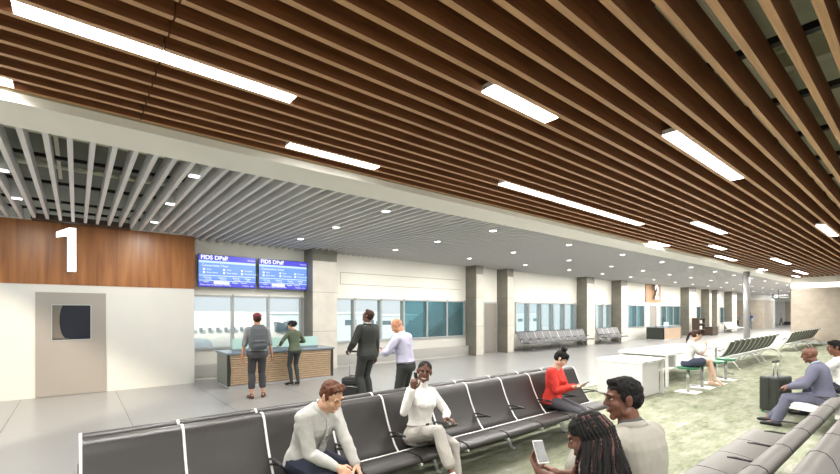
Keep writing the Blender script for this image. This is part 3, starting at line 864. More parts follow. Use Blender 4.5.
# white tables
def worktable(label, x0, x1, y0, y1, H, solid):
    t = thing('work_table', label, 'table', ((x0 + x1) / 2, (y0 + y1) / 2, 0))
    a, b = (x1 - x0) / 2, (y1 - y0) / 2
    MB().box(-a, a, -b, b, H - .055, H).build('tabletop', M['tabletop'], t, .006)
    if solid:
        MB().box(-a + .01, -a + .05, -b + .01, b - .01, .03, H - .055).build('side_panel', M['tableside'], t)
        MB().box(-a + .05, a - .2, -b + .06, -b + .09, .03, H - .055).build('front_panel', M['tableside'], t)
    else:
        MB().box(-a + .02, a - .3, b - .12, b - .09, .12, H - .055).build('modesty_panel', M['tableside'], t)
    for sx_ in ((1,) if solid else (-1, 1)):
        for sy in (-1, 1):
            MB().box(sx_ * (a - .06) - .03, sx_ * (a - .06) + .03, sy * (b - .05) - .03, sy * (b - .05) + .03, 0, H - .055).build('leg', M['alu'], t, .004)
    for sx_ in (-1, 1):
        for sy in (-1, 1): MB().tube([(sx_ * (a - .06), sy * (b - .05), 0), (sx_ * (a - .06), sy * (b - .05), .03)], .025).build('foot', M['chrome'], t)
    if solid:
        for k in (-.35, .0, .35):
            MB().box(k * 1.2 - .05, k * 1.2 + .05, -b - .006, -b + .002, H - .043, H - .018).build('power_socket', M['chrome'], t)
    return t
worktable('near low white work table with solid end panel, beyond the woman in red', 8.95, 10.12, 3.77, 4.74, .78, True)
worktable('long white work table behind the nearer one, beside the green stools', 10.9, 14.6, 4.0, 5.2, .80, False)

# green stools
st0 = None
for i, (x, nm) in enumerate(((10.65, 'green-topped stool the woman sits on, nearest of the four'), (11.55, 'second green-topped stool, behind the seated woman legs'),
                             (12.45, 'third green-topped stool, its round seat free'), (13.35, 'farthest of the four green-topped stools'))):
    if st0 is None:
        t = thing('stool', nm, 'stool', (x, 3.5, 0), 0, 'green stools beside the work table')
        MB().tube([(0, 0, .52), (0, 0, .53), (0, 0, .56), (0, 0, .575)], [.20, .225, .225, .20], 28).build('seat', M['green'], t, smooth=False)
        MB().tube([(0, 0, .012), (0, 0, .52)], .035, 16).build('post', M['chrome'], t, smooth=True)
        MB().box(-.22, .22, -.22, .22, 0, .012).build('base_plate', M['tabletop'], t)
        fm = MB(); fm.tube([(0, -.02, .17), (.12, -.18, .17), (-.12, -.18, .17), (0, -.02, .17)], .012, 8); fm.build('footrest', M['chrome'], t, smooth=True)
        st0 = t
    else: dup(st0, (x, 3.5, 0), 0, nm)

# suitcases
def trolley_handle(t, w, z0, z1, y=0, m=None):
    MB().tube([(-w, y, z0), (-w, y, z1)], .009).tube([(w, y, z0), (w, y, z1)], .009).build('pull_handle', M['chrome'], t, smooth=True)
    MB().box(-w - .02, w + .02, y - .018, y + .018, z1 - .01, z1 + .028).build('grip', M['black'], t, .008)
t = thing('suitcase', 'large charcoal hard-shell suitcase with raised handle beside the bald man', 'suitcase', (9.72, 1.80, 0), R(-12))
MB().box(-.25, .25, -.15, .15, .05, .66).build('shell', M['dkgrey'], t, .035)
rb = MB()
for k in range(7): rb.box(-.2 + .06 * k, -.185 + .06 * k, -.154, -.148, .12, .6)
for k in range(4): rb.box(-.254, -.248, -.1 + .06 * k, -.088 + .06 * k, .12, .6)
rb.build('ribs', M['counterdark'], t); MB().box(-.256, -.25, -.02, .0, .28, .44).build('side_handle', M['black'], t)
zp = MB().box(-.253, .253, -.004, .004, .06, .655); zp.build('zip_seam', M['black'], t)
trolley_handle(t, .075, .66, .90)
for sx_ in (-1, 1):
    for sy in (-1, 1): MB().tube([(sx_ * .2 - .012, sy * .11, .027), (sx_ * .2 + .012, sy * .11, .027)], .027, 14).build('wheel', mat('green_wheel', srgb(70, 150, 80), .5) if sx_ < 0 else M['black'], t)
t = thing('suitcase', 'black soft carry-on suitcase pulled by the man in the dark suit', 'suitcase', (4.26, 7.34, 0), R(-50))
MB().box(-.20, .20, -.12, .12, .05, .50).build('shell', M['blackcloth'], t, .04)
MB().box(-.16, .16, -.155, -.11, .09, .36).build('front_pocket', M['blackcloth'], t, .025)
MB().box(-.16, .16, -.145, -.11, .375, .46).build('top_pocket', M['blackcloth'], t, .02)
zz = MB(); zz.tube([(-.15, -.157, .33), (0, -.16, .345), (.15, -.157, .33)], .004, 6); zz.build('zip_seam', M['chrome'], t)
MB().tube([(-.06, 0, .50), (-.05, 0, .53), (.05, 0, .53), (.06, 0, .50)], .01, 8).build('top_handle', M['black'], t, smooth=True)
trolley_handle(t, .08, .50, 1.0, .06)
for sx_ in (-1, 1): MB().tube([(sx_ * .16 - .012, .09, .035), (sx_ * .16 + .012, .09, .035)], .035, 14).build('wheel', M['black'], t)
t = thing('suitcase', 'tiny dark suitcase trailing the farthest walker', 'suitcase', (74.6, 12.6, 0), 0)
MB().box(-.2, .2, -.5, .3, .06, .5).build('shell', M['blackcloth'], t, .04); trolley_handle(t, .08, .5, .8)
for sx_ in (-1, 1): MB().tube([(sx_ * .16 - .012, .09, .035), (sx_ * .16 + .012, .09, .035)], .035, 14).build('wheel', M['black'], t)

# dark display rack and low cabinet by the far column
t = thing('display_rack', 'dark brown rack with niches and white leaflets beside the far column', 'rack', (36.2, 11.2, 0))
b = MB(); b.box(-.6, -.55, -.25, .25, 0, 1.35); b.box(.55, .6, -.25, .25, 0, 1.35); b.box(-.55, .55, .2, .25, 0, 1.35)
for z in (0.02, .45, .9, 1.3): b.box(-.55, .55, -.25, .2, z, z + .05)
b.build('frame', M['darkwood'], t)
for x in (-.35, -.05, .3):
    for z in (.51, .96): MB().box(x - .08, x + .08, -.12, -.08, z, z + .25, ).build('leaflet', M['tabletop'], t)
t = thing('cabinet', 'low dark brown cabinet right of the leaflet rack', 'cabinet', (38.3, 11.0, 0))
MB().box(-.7, .7, -.3, .3, 0.05, .62).build('body', M['darkwood'], t, .01); MB().box(-.73, .73, -.33, .33, .62, .66).build('top', M['counterdark'], t)
for x in (-.35, .35): MB().box(x - .3, x + .3, -.315, -.3, .1, .58).build('door', M['darkwood'], t)
MB().box(-.65, .65, -.25, .25, 0, .05).build('plinth', M['black'], t)

# ================================================================= PEOPLE
SKIN = dict(
    light=mat('skin_light', srgb(214, 168, 140), 0.5, noise_s=12, noise_a=0.04),
    tan=mat('skin_tan', srgb(196, 140, 106), 0.5, noise_s=12, noise_a=0.04),
    pale=mat('skin_pale', srgb(226, 190, 166), 0.5, noise_s=12, noise_a=0.04),
    brown=mat('skin_brown', srgb(112, 72, 52), 0.42, noise_s=12, noise_a=0.05),
    deep=mat('skin_deep', srgb(106, 68, 52), 0.45, noise_s=12, noise_a=0.05))
HAIRM = dict(
    brown=mat('hair_brown', srgb(92, 54, 34), 0.6, noise_s=60, noise_a=0.35, bump=0.3, stretch=(1, 1, .3), spec=.3),
    black=mat('hair_black', srgb(20, 18, 18), 0.7, noise_s=70, noise_a=0.3, bump=0.3, spec=.25),
    dark=mat('hair_dark_brown', srgb(62, 38, 30), 0.65, noise_s=60, noise_a=0.3, bump=0.3, spec=.3),
    grey=mat('hair_sandy', srgb(196, 160, 120), 0.5))
EYEW = mat('eye_white', srgb(190, 184, 176), 0.4, spec=.2)
IRIS = mat('iris_dark', srgb(38, 24, 18), 0.2)
LIPP = mat('lips_pink', srgb(190, 120, 104), 0.5)
LIPB = mat('lips_brown', srgb(112, 56, 50), 0.4)
TEETH = mat('teeth', srgb(240, 238, 230), 0.3)

def cloth(name, c, n=40, a=.05, b=.06, rough=.85, stretch=None): return mat(name, c, rough, noise_s=n, noise_a=a, bump=b, stretch=stretch, spec=.25)

def ik(a, b, l1, l2, pole):
    """middle joint between a and b for bone lengths l1, l2 bending towards pole (direction)"""
    d = b - a; L = min(d.length, (l1 + l2) * 0.999); d.normalize()
    x = (l1 * l1 - l2 * l2 + L * L) / (2 * L); h = math.sqrt(max(l1 * l1 - x * x, 1e-8))
    p = V(pole); p = p - d * p.dot(d); p.normalize()
    return a + d * x + p * h, a + d * L

# torso rings: height above hip joints, half width, half depth, forward offset (1.75 m figure)
TM = [(-.115, .085, .075, -.005), (-.09, .145, .105, -.012), (-.03, .172, .122, -.012), (.04, .168, .118, -.005), (.11, .150, .105, .0), (.18, .143, .100, .004),
      (.26, .156, .108, .008), (.34, .172, .118, .008), (.41, .180, .116, .002), (.46, .172, .100, -.006), (.495, .135, .078, -.012), (.52, .085, .062, -.014), (.545, .060, .056, -.010)]
TF = [(-.115, .085, .075, -.005), (-.09, .150, .110, -.014), (-.03, .180, .128, -.016), (.04, .166, .116, -.006), (.11, .136, .096, .0), (.17, .124, .088, .004),
      (.25, .136, .096, .010), (.33, .152, .118, .020), (.40, .156, .108, .008), (.45, .150, .088, -.006), (.485, .118, .070, -.012), (.515, .068, .052, -.012), (.54, .050, .047, -.008)]

class Person:
    """local frame: +y forward, +x the person's right, z up; origin on the floor"""
    def __init__(s, label, loc, face, h=1.75, female=False, skin='light', voxel=.007, pelvis=(0, 0, .93), lean=(0, 0), side=0.0, twist=0.0,
                 head=(0, 0, 0), legs=None, arms=None, category='person', heel=0.0, neck_fwd=0.02, group=None):
        s.k = h / 1.75; s.f = female; s.vx = voxel
        s.t = thing('person', label, category, loc, math.atan2(face[1], face[0]) - math.pi / 2, group)
        s.skin = SKIN[skin]; s.sk = skin
        k = s.k
        s.P = V(pelvis)
        tab = TF if female else TM
        s.rings = []
        # integrate the spine
        c = V(s.P); prev = 0.0; H_ = .545
        def frame(u):
            a = R(lean[0] + (lean[1] - lean[0]) * min(max(u, 0), 1)); b = R(side) * min(max(u, 0), 1); tw = R(twist) * min(max(u, 0), 1)
            q = Matrix.Rotation(-b, 3, 'Y') @ Matrix.Rotation(-a, 3, 'X')
            up = q @ V((0, 0, 1)); fw = q @ (Matrix.Rotation(tw, 3, 'Z') @ V((0, 1, 0))); rt = fw.cross(up)
            return up, fw, rt
        s.frames = []
        up, fw, rt = frame(0)
        pos = s.P
        hs = [-.115] + [i * .02 for i in range(-5, 28)] + [.545]
        last = 0.0
        cache = {}
        def at(hh):
            hh = round(hh, 4)
            if hh in cache: return cache[hh]
            cache[hh] = r_ = at0(hh); return r_
        def at0(hh):
            p = V(s.P); n = 12; u0 = 0.0
            if hh <= 0: up, fw, rt = frame(0); return p + up * hh * k, up, fw, rt
            for i in range(n):
                um = (i + .5) / n * hh / .545
                p = p + frame(um)[0] * (hh / n) * k
            return (p,) + frame(hh / .545)
        s.at = at; s.tab = tab
        sw = (.150 if female else .172) * k
        ptop, up, fw, rt = at(.455)
        s.sh = {+1: ptop + rt * sw - fw * .005, -1: ptop - rt * sw - fw * .005}
        nb, up, fw, rt = at(.53)
        s.nb, s.nup, s.nfw, s.nrt = nb, up, fw, rt
        # head
        yaw, pitch, tilt = head
        base = Matrix(((rt.x, fw.x, up.x), (rt.y, fw.y, up.y), (rt.z, fw.z, up.z)))
        # partly keep the head level
        up2 = (up + V((0, 0, 1))).normalized(); fw2 = (fw - up2 * fw.dot(up2)).normalized(); rt2 = fw2.cross(up2)
        base = Matrix(((rt2.x, fw2.x, up2.x), (rt2.y, fw2.y, up2.y), (rt2.z, fw2.z, up2.z)))
        hr = base @ Matrix.Rotation(R(yaw), 3, 'Z') @ Matrix.Rotation(-R(pitch), 3, 'X') @ Matrix.Rotation(R(tilt), 3, 'Y')
        hk = (k * .5 + .5) * (.955 if female else 1.0)
        nd = (up * .6 + hr @ V((0, 0, 1)) * .4).normalized()
        hc = nb + nd * .146 * k + (hr @ V((0, 1, 0))) * neck_fwd
        s.hc = hc
        s.HM = Matrix.Translation(hc) @ (hr * hk).to_4x4()
        # legs
        hw = .088 * k
        _, pu, pf, pr = at(0)
        s.hip = {+1: s.P + pr * hw, -1: s.P - pr * hw}
        s.leg = {}
        for sg in (1, -1):
            foot, toe, pole = legs[sg]
            foot = V(foot); a = V((foot.x, foot.y, foot.z + .085 * k + heel))
            kn, an = ik(s.hip[sg], a, .44 * k, .43 * k, pole)
            s.leg[sg] = (s.hip[sg], kn, an, V((*toe, 0)).normalized() if len(toe) == 2 else V(toe).normalized())
        s.arm = {}
        for sg in (1, -1):
            hand, pole = arms[sg][0], arms[sg][1]
            el, wr = ik(s.sh[sg], V(hand), .285 * k, .25 * k, pole)
            s.arm[sg] = (s.sh[sg], el, wr)
        s.armspec = arms; s.heel = heel

    # ---- shape pieces
    def torso(s, mb, grow=0.0, h0=-.2, h1=.6, wx=1.0, flare=0.0, n=24, dx=1.0):
        rg = []
        for (hh, w, d, o) in s.tab:
            if hh < h0 - 1e-6 or hh > h1 + 1e-6: continue
            c, up, fw, rt = s.at(hh)
            w2 = w * s.k * wx + grow + (flare * max(0, (.1 - hh)) if flare else 0); d2 = d * s.k * dx + grow + (flare * .6 * max(0, (.1 - hh)) if flare else 0)
            r_ = []
            for i in range(n):
                t = 2 * math.pi * i / n; cx_, sy_ = math.cos(t), math.sin(t)
                e = .82
                r_.append(c + rt * (abs(cx_) ** e * (1 if cx_ > 0 else -1)) * w2 + fw * ((abs(sy_) ** e * (1 if sy_ > 0 else -1)) * d2 + o * s.k))
            rg.append(r_)
        mb.loft(rg)
        if s.f and h1 > .4:
            c, up, fw, rt = s.at(.335)
            for sg in (1, -1): mb.ell(c + fw * (.085 * s.k + grow) + rt * sg * .068 * s.k, .058 * s.k)
        return mb
    def legs(s, mb, grow=0.0, straight=0.0, upto=1.0, sides=(1, -1), hem=None):
        k = s.k; f = .94 if s.f else 1.0
        for sg in sides:
            hip, kn, an, toe = s.leg[sg]
            th = (kn - hip); seat = hip + th * .06
            mb.cap(seat, hip + th * .5, (.088 if not s.f else .092) * k + grow, (.070) * k * f + grow + straight * .2)
            mb.cap(hip + th * .5, kn, .070 * k * f + grow + straight * .2, .055 * k * f + grow + straight * .4)
            if upto <= 0: continue
            d = an - kn
            back = (d.normalized().cross(V((toe.y, -toe.x, 0)))).normalized()
            if back.dot(toe) > 0: back = -back
            calf = kn + d * min(.32, upto)
            mb.cap(kn, calf + back * .012, .053 * k * f + grow + straight * .4, (.054 * f) * k + grow + straight * .6)
            if upto > .35:
                e = kn + d * upto
                r1 = (.054 - .018 * (upto - .3) / .7) * k * f
                mb.cap(calf + back * .012, e, .054 * k * f + grow + straight * .6, max(.034 * k * f, r1) + grow + straight)
        return mb
    def sleeves(s, mb, grow=0.0, upto=2.0, sides=(1, -1), puff=0.0, thin=0.0):
        k = s.k; f = .84 if s.f else 1.0
        for sg in sides:
            sh, el, wr = s.arm[sg]
            c, up, fw, rt = s.at(.43)
            mb.cap(sh - rt * sg * .07 * k, sh, .06 * k * f + grow - thin, .056 * k * f + grow - thin)
            e = sh + (el - sh) * min(1, upto)
            mb.cap(sh, e, .056 * k * f + grow - thin, (.056 - .014 * min(1, upto)) * k * f + grow + puff - thin)
            if upto > 1:
                e = el + (wr - el) * min(1, upto - 1)
                mid = el + (wr - el) * min(.3, upto - 1)
                mb.cap(el, mid, .042 * k * f + grow + puff, .042 * k * f + grow + puff)
                if upto > 1.3: mb.cap(mid, e, .042 * k * f + grow + puff, (.042 - .014 * (min(1, upto - 1))) * k * f + grow)
        return mb
    def hand(s, mb, sg):
        k = s.k * (.92 if s.f else 1.0)
        spec = s.armspec[sg]
        sh, el, wr = s.arm[sg]
        fd = V(spec[2]).normalized() if len(spec) > 2 and spec[2] else (wr - el).normalized()
        pn = V(spec[3]) if len(spec) > 3 and spec[3] else V((-sg, 0, 0))
        pn = (pn - fd * pn.dot(fd)).normalized()
        curl = spec[4] if len(spec) > 4 else .35
        side = fd.cross(pn)                     # across the palm
        # thumb side: thumb lies towards the body's front for hanging arms
        th = spec[5] if len(spec) > 5 and spec[5] else None
        tdir = V(th) if th else V((0, 1, .2))
        if side.dot(tdir) < 0: side = -side
        vv = .0085 if s.vx < .01 else .0105
        # palm
        for q, l in ((-.030, .080), (-.010, .088), (.010, .092), (.030, .088)):
            mb.cap(wr + side * q * .55 * k + fd * .008, wr + fd * l * k * .98 + side * q * k, .0145 * k, .0125 * k)
        mb.cap(wr - fd * .02, wr + fd * .03 * k, .026 * k, .024 * k)
        spec_f = [(.030, .088, .072), (.010, .092, .080), (-.010, .088, .074), (-.030, .080, .058)]
        for i, (q, l, L) in enumerate(spec_f):
            p = wr + fd * l * k + side * q * k
            ang = 0; cu = curl[i] if isinstance(curl, (list, tuple)) else curl
            segs_ = (.45, .32, .23)
            for j, sg_ in enumerate(segs_):
                ang += cu * (55, 60, 35)[j]
                d = fd * math.cos(R(ang)) + pn * math.sin(R(ang))
                q2 = p + d * L * sg_ * k
                mb.cap(p, q2, vv * (1.05, .98, .9)[j], vv * (.98, .9, .8)[j], n=10)
                p = q2
        # thumb from the side of the palm near its base
        p0 = wr + fd * .022 * k + side * .022 * k + pn * .008
        p1 = p0 + (fd * .55 + side * .65 + pn * .35).normalized() * .042 * k
        p2 = p1 + (fd * .85 + side * .18 + pn * .5).normalized() * .030 * k
        p3 = p2 + (fd * .9 - side * .05 + pn * .45).normalized() * .024 * k
        mb.cap(p0, p1, .0145 * k, .0115 * k); mb.cap(p1, p2, .011 * k, .0095 * k); mb.cap(p2, p3, .0095 * k, .008 * k)
        s.palm = getattr(s, 'palm', {}); s.palm[sg] = (wr + fd * .08 * k + pn * .03, fd, pn, side)
    def headshape(s, mb):
        H = s.HM; f = s.f
        mb.ell((0, -.012, .032), (.076, .094, .088), H, 24, 16)
        mb.ell((0, .022, -.028), (.060, .064, .088), H, 24, 16)
        mb.ell((0, .026, -.074), (.049 if not f else .043, .050, .040), H)
        mb.ell((0, .064, -.102), .021 if not f else .017, H)
        for sg in (1, -1):
            mb.ell((sg * .036, .056, -.030), (.024, .026, .028), H)
            mb.ell((sg * .050, .004, -.072), (.018, .034, .026), H)
            mb.ell((sg * .029, .078, .027), (.026, .014, .010 if not f else .008), H)
            mb.ell((sg * .079, -.006, -.008), (.009, .020, .032), H)
            mb.ell((sg * .085, -.014, .006), (.006, .012, .018), H)
            mb.ell((sg * .011, .096, -.028), (.009, .011, .008), H)
        mb.cap((0, .086, .014), (0, .105, -.020), .009, .0115, H)
        mb.ell((0, .104, -.024), (.0115, .010, .010), H)
        mb.ell((0, .083, -.060), (.024, .012, .016), H)
        # neck
        r_ = (.050 if f else .058) * s.k
        a = H @ V((0, -.018, -.060)); b = s.nb - s.nup * .045
        mb.cap(b, a, r_ * 1.12, r_)
        mb.cap(b + s.nrt * .05 - s.nup * .015, b - s.nrt * .05 - s.nup * .015, r_ * .8)
        return mb
    def face(s, smile=False, brow=None, closed=False, detail=True):
        H = s.HM; dark = s.sk in ('brown', 'deep')
        if not detail: return
        for sg in (1, -1):
            if not closed:
                MB().ell((sg * .030, .0765, .005), (.0130, .0085, .0058), H).build('eye', EYEW, s.t, smooth=True)
                MB().ell((sg * .030, .0825, .005), (.0068, .004, .0068), H).build('iris', IRIS, s.t, smooth=True)
            lid = MB().tube([H @ V(p) for p in ((sg * .014, .0815, .006), (sg * .022, .0865, .0125), (sg * .032, .0865, .0135), (sg * .043, .079, .007))], .0022, 6)
            lid.build('eyelash', IRIS, s.t)
            b_ = MB().tube([H @ V(p) for p in ((sg * .013, .0925, .024), (sg * .026, .0945, .031), (sg * .040, .087, .030), (sg * .050, .077, .023))], [.003, .0038, .0034, .0018], 6)
            b_.build('eyebrow', brow or HAIRM['black'], s.t)
        lp = LIPB if dark else LIPP
        if smile:
            MB().ell((0, .094, -.063), (.025, .007, .0085), H).build('teeth', TEETH, s.t, smooth=True)
            l = MB(); l.tube([H @ V(p) for p in ((-.029, .083, -.056), (-.014, .0975, -.0575), (0, .1, -.0575), (.014, .0975, -.0575), (.029, .083, -.056))], [.0015, .003, .0028, .003, .0015], 8)
            l.build('upper_lip', lp, s.t, smooth=True)
            l = MB(); l.tube([H @ V(p) for p in ((-.029, .083, -.057), (-.015, .094, -.070), (0, .097, -.0735), (.015, .094, -.070), (.029, .083, -.057))], [.0015, .0035, .004, .0035, .0015], 8)
            l.build('lower_lip', lp, s.t, smooth=True)
        else:
            l = MB(); l.tube([H @ V(p) for p in ((-.022, .084, -.064), (-.010, .0945, -.061), (0, .0950, -.062), (.010, .0945, -.061), (.022, .084, -.064))], [.001, .0030, .0028, .0030, .001], 8)
            l.tube([H @ V(p) for p in ((-.021, .084, -.065), (-.010, .0925, -.068), (0, .0935, -.069), (.010, .0925, -.068), (.021, .084, -.065))], [.001, .0035, .004, .0035, .001], 8)
            l.build('lips', lp, s.t, smooth=True)
    def body(s, hands=(1, -1), voxel=None, thin=.006):
        mb = MB(); s.thin = thin
        s.torso(mb, -.012, h1=.5)
        s.headshape(mb)
        s.sleeves(mb, -.006, 2.0, thin=s.thin)
        for sg in hands: s.hand(mb, sg)
        s.legs(mb, -.008, 0, 1.0)
        for sg in (1, -1):
            hip, kn, an, toe = s.leg[sg]
            dn = (an - kn).normalized()
            k = s.k
            drop = s.heel + .055 * k
            fwd = toe
            if toe.z == 0: ball = an + fwd * .13 * k + V((0, 0, -.052 * k - s.heel)); hl = an - fwd * .035 * k + V((0, 0, -.04 * k))
            else: ball = an + fwd * .14 * k; hl = an + dn * .03 - fwd * .03 * k
            mb.cap(an, hl, .034 * k, .032 * k); mb.cap(an, ball, .034 * k, .026 * k); mb.cap(hl, ball, .03 * k, .03 * k)
            mb.cap(ball, ball + (fwd if toe.z == 0 else fwd) * .045 * k, .026 * k, .018 * k)
        return fuse(mb, 'body', s.skin, s.t, voxel or s.vx, 3)
    def shoes(s, m, name='shoe', sole=None, high=0.0, n_=None):
        for sg in (1, -1):
            mb = MB(); hip, kn, an, toe = s.leg[sg]; k = s.k
            if toe.z == 0:
                g = an - V((0, 0, .085 * k + s.heel))
                f = toe; sd = V((f.y, -f.x, 0))
                mb.cap(g - f * .045 * k + V((0, 0, .036 + s.heel)), g + f * .06 * k + V((0, 0, .036 + s.heel * .6)), .036 * k, .040 * k)
                mb.cap(g + f * .06 * k + V((0, 0, .040 + s.heel * .6)), g + f * .15 * k + V((0, 0, .030)), .040 * k, .034 * k)
                mb.cap(g + f * .13 * k + V((0, 0, .030)), g + f * .185 * k + V((0, 0, .026)), .036 * k, .026 * k)
                mb.cap(g - f * .02 * k + V((0, 0, .05 + s.heel)), g - f * .0 * k + V((0, 0, .085 + high + s.heel)), .038 * k, .038 * k)
                if s.heel: mb.cap(g - f * .05 * k + V((0, 0, .008)), g - f * .045 * k + V((0, 0, .04 + s.heel)), .008, .022)
                fl = V((0, 0, 0)); 
                o = fuse(mb, name, m, s.t, max(.006, s.vx), 3)
                for v in o.data.vertices:
                    if v.co.z < g.z + .004: v.co.z = g.z + .004
            else:
                f = toe; dn = (an - kn).normalized()
                mb.cap(an + dn * .03 - f * .03 * k, an + dn * .03 + f * .06 * k, .034 * k, .036 * k)
                mb.cap(an + dn * .03 + f * .06 * k, an + dn * .025 + f * .17 * k, .036 * k, .026 * k)
                mb.cap(an, an + dn * .02, .036 * k)
                fuse(mb, name, m, s.t, max(.006, s.vx), 3)
    def hair_short(s, m, amp=.006, vol=1.0, top=.0):
        mb = MB(); H = s.HM
        mb.ell((0, -.022, .052 + top), (.080 * vol, .094 * vol, .074 * vol), H, 24, 16)
        mb.ell((0, -.046, .008), (.078 * vol, .070, .074), H, 24, 16)
        for sg in (1, -1): mb.ell((sg * .070, .012, .020), (.010, .026, .034), H)
        mb.ell((0, .044, .094 + top), (.054, .034, .026), H)
        return fuse(mb, 'hair', m, s.t, .005 if s.vx < .01 else .009, 2, disp=amp, freq=26)
    def collar(s, m, name='collar', r_=.066, hgt=.035, open_=True, tilt=.0):
        mb = MB(); n = 20; rg = [[], []]
        c = s.nb - s.nup * .012
        pts = []
        for i in range(n + 1):
            a = R(-250 + 320 * i / n) if open_ else R(360 * i / n - 90)
            t = R(105) + (R(330)) * i / n if open_ else R(360) * i / n
            pts.append(c + s.nrt * math.cos(t) * r_ * s.k + s.nfw * math.sin(t) * r_ * .95 * s.k - s.nup * (.030 * max(0, math.sin(t)) ) + s.nup * .014)
        vs = []; 
        for p in pts:
            d = (p - c); d = (d - s.nup * d.dot(s.nup)).normalized()
            vs += [p - s.nup * .022 + d * .010, p + s.nup * hgt * .55, p + s.nup * hgt * .55 + d * .004, p - s.nup * .020 + d * .018]
        fs = []
        for i in range(n):
            for j in range(4):
                fs.append((i * 4 + j, i * 4 + (j + 1) % 4, i * 4 + 4 + (j + 1) % 4, i * 4 + 4 + j))
        mb.add(vs, fs); o = mb.build(name, m, s.t, smooth=True)
        if open_ and 'shirt' not in name:
            for sg in (1, -1):
                q = lambda x, y, z: c + s.nrt * sg * x * s.k + s.nfw * y * s.k + s.nup * z
                pt = [q(.010, .070, -.010), q(.052, .050, .004), q(.058, .074, -.052), q(.030, .086, -.060)]
                up_ = [v + s.nfw * .006 for v in pt]
                MB().add(pt + up_, [(0, 1, 2, 3), (7, 6, 5, 4), (0, 4, 5, 1), (1, 5, 6, 2), (2, 6, 7, 3), (3, 7, 4, 0)]).build('collar_point', m, s.t)
        return o

def wfront(p, hh, dx, out):
    """point on the front of the torso: height hh, sideways dx, out from the surface"""
    tab = p.tab
    for a, b in zip(tab[:-1], tab[1:]):
        if a[0] <= hh <= b[0]:
            t = (hh - a[0]) / (b[0] - a[0]); w, d, o = [a[i] + (b[i] - a[i]) * t for i in (1, 2, 3)]; break
    c, up, fw, rt = p.at(hh)
    u = min(.98, abs(dx) / (w * p.k)); y = (1 - u ** (2 / .82)) ** (.82 / 2)
    return c + rt * dx + fw * (d * p.k * y + o * p.k + out)

# -------- 1 the traveller with the backpack at the counter
ST = lambda dx=.10, dy=0.0, t=.12: {1: ((dx, dy, 0), (t, 1), (0, 1, 0)), -1: ((-dx, -dy, 0), (-t, 1), (0, 1, 0))}
p = Person('person seen from behind at the counter, maroon cap, grey tee, big grey backpack, cropped trousers', (2.93, 8.97, 0), (.2, 1), 1.80, skin='tan', voxel=.008,
           pelvis=(0, 0, .955), lean=(0, 4), legs=ST(.115, .02, .3), arms={1: ((.30, .02, .86), (.6, -.6, 0), (.0, .1, -1), (-1, 0, 0), .45), -1: ((-.30, .02, .86), (-.6, -.6, 0), (0, .1, -1), (1, 0, 0), .45)}, head=(0, -4, 0))
p.body()
gt = cloth('grey_tee', srgb(142, 144, 144)); dg = cloth('charcoal_trousers', srgb(70, 70, 72)); 
mb = MB(); p.torso(mb, .014, h0=-.04, h1=.52); p.sleeves(mb, .016, 1.05); fuse(mb, 'shirt', gt, p.t, .009, 3, disp=.004)
mb = MB(); p.torso(mb, .012, h1=.08); p.legs(mb, .012, .014, .62); fuse(mb, 'trousers', dg, p.t, .009, 3, disp=.005)
mb = MB(); p.torso(mb, .026, h0=-.115, h1=.05, flare=.12); fuse(mb, 'tied_overshirt', cloth('dark_grey_overshirt', srgb(82, 82, 84)), p.t, .009, 3, disp=.006)
p.shoes(cloth('brown_canvas', srgb(92, 70, 66)))
p.hair_short(HAIRM['dark'], .004)
H = p.HM; mb = MB(); mb.ell((0, -.012, .062), (.089, .104, .076), H, 24, 14); fuse(mb, 'cap', cloth('maroon_cap', srgb(122, 60, 66)), p.t, .008, 2, cut=lambda c, Hi=H.inverted(): (Hi @ c).z < .035)
mb = MB(); mb.cap((0, .08, .045), (0, .15, .03), .045, .03, H); mb2 = MB()
for q in mb.v: pass
mb = MB().prism([(-.06, .07), (.06, .07), (.055, .12), (.03, .155), (-.03, .155), (-.055, .12)], .035, .043, 'Z', H); mb.build('cap_brim', cloth('maroon_brim', srgb(110, 52, 58)), p.t, .003)
bp = thing('backpack', 'large grey backpack with front pocket worn by the person in the maroon cap', 'backpack', p.t.location, p.t.rotation_euler.z)
bm1 = cloth('backpack_grey', srgb(96, 100, 104), 50, .08, .12)
mb = MB()
rg = [[V((w_ * abs(math.cos(t)) ** .6 * (1 if math.cos(t) > 0 else -1), y + d_ * abs(math.sin(t)) ** .6 * (1 if math.sin(t) > 0 else -1), z)) for t in [2 * math.pi * i / 24 for i in range(24)]] for z, w_, d_, y in
      ((1.03, .11, .05, -.20), (1.06, .17, .09, -.225), (1.18, .19, .105, -.235), (1.33, .18, .10, -.235), (1.46, .16, .085, -.225), (1.54, .10, .05, -.20))]
mb.loft(rg); fuse(mb, 'main_bag', bm1, bp, .009, 4, disp=.004)
mb = MB(); mb.cap((-.08, -.315, 1.12), (.08, -.315, 1.12), .045); mb.cap((-.08, -.31, 1.2), (.08, -.31, 1.2), .045); fuse(mb, 'front_pocket', bm1, bp, .009, 4)
for sg in (1, -1):
    MB().tube([(sg * .09, -.13, 1.44), (sg * .105, -.06, 1.475), (sg * .11, .06, 1.46), (sg * .12, .135, 1.36), (sg * .14, .12, 1.22), (sg * .16, 0, 1.12), (sg * .14, -.15, 1.08)], .019, 8, flat=.4).build('strap', bm1, bp, smooth=True)
    MB().tube([(sg * .12, -.29, 1.06), (sg * .12, -.325, 1.2), (sg * .10, -.30, 1.40)], .008, 6).build('side_strap', M['black'], bp, smooth=True)
MB().tube([(-.12, -.27, 1.40), (0, -.30, 1.41), (.12, -.27, 1.40)], .005, 6).build('zip', M['black'], bp)
MB().tube([(-.03, -.2, 1.46), (-.02, -.2, 1.5), (.02, -.2, 1.5), (.03, -.2, 1.46)], .007, 6).build('grab_loop', M['black'], bp, smooth=True)

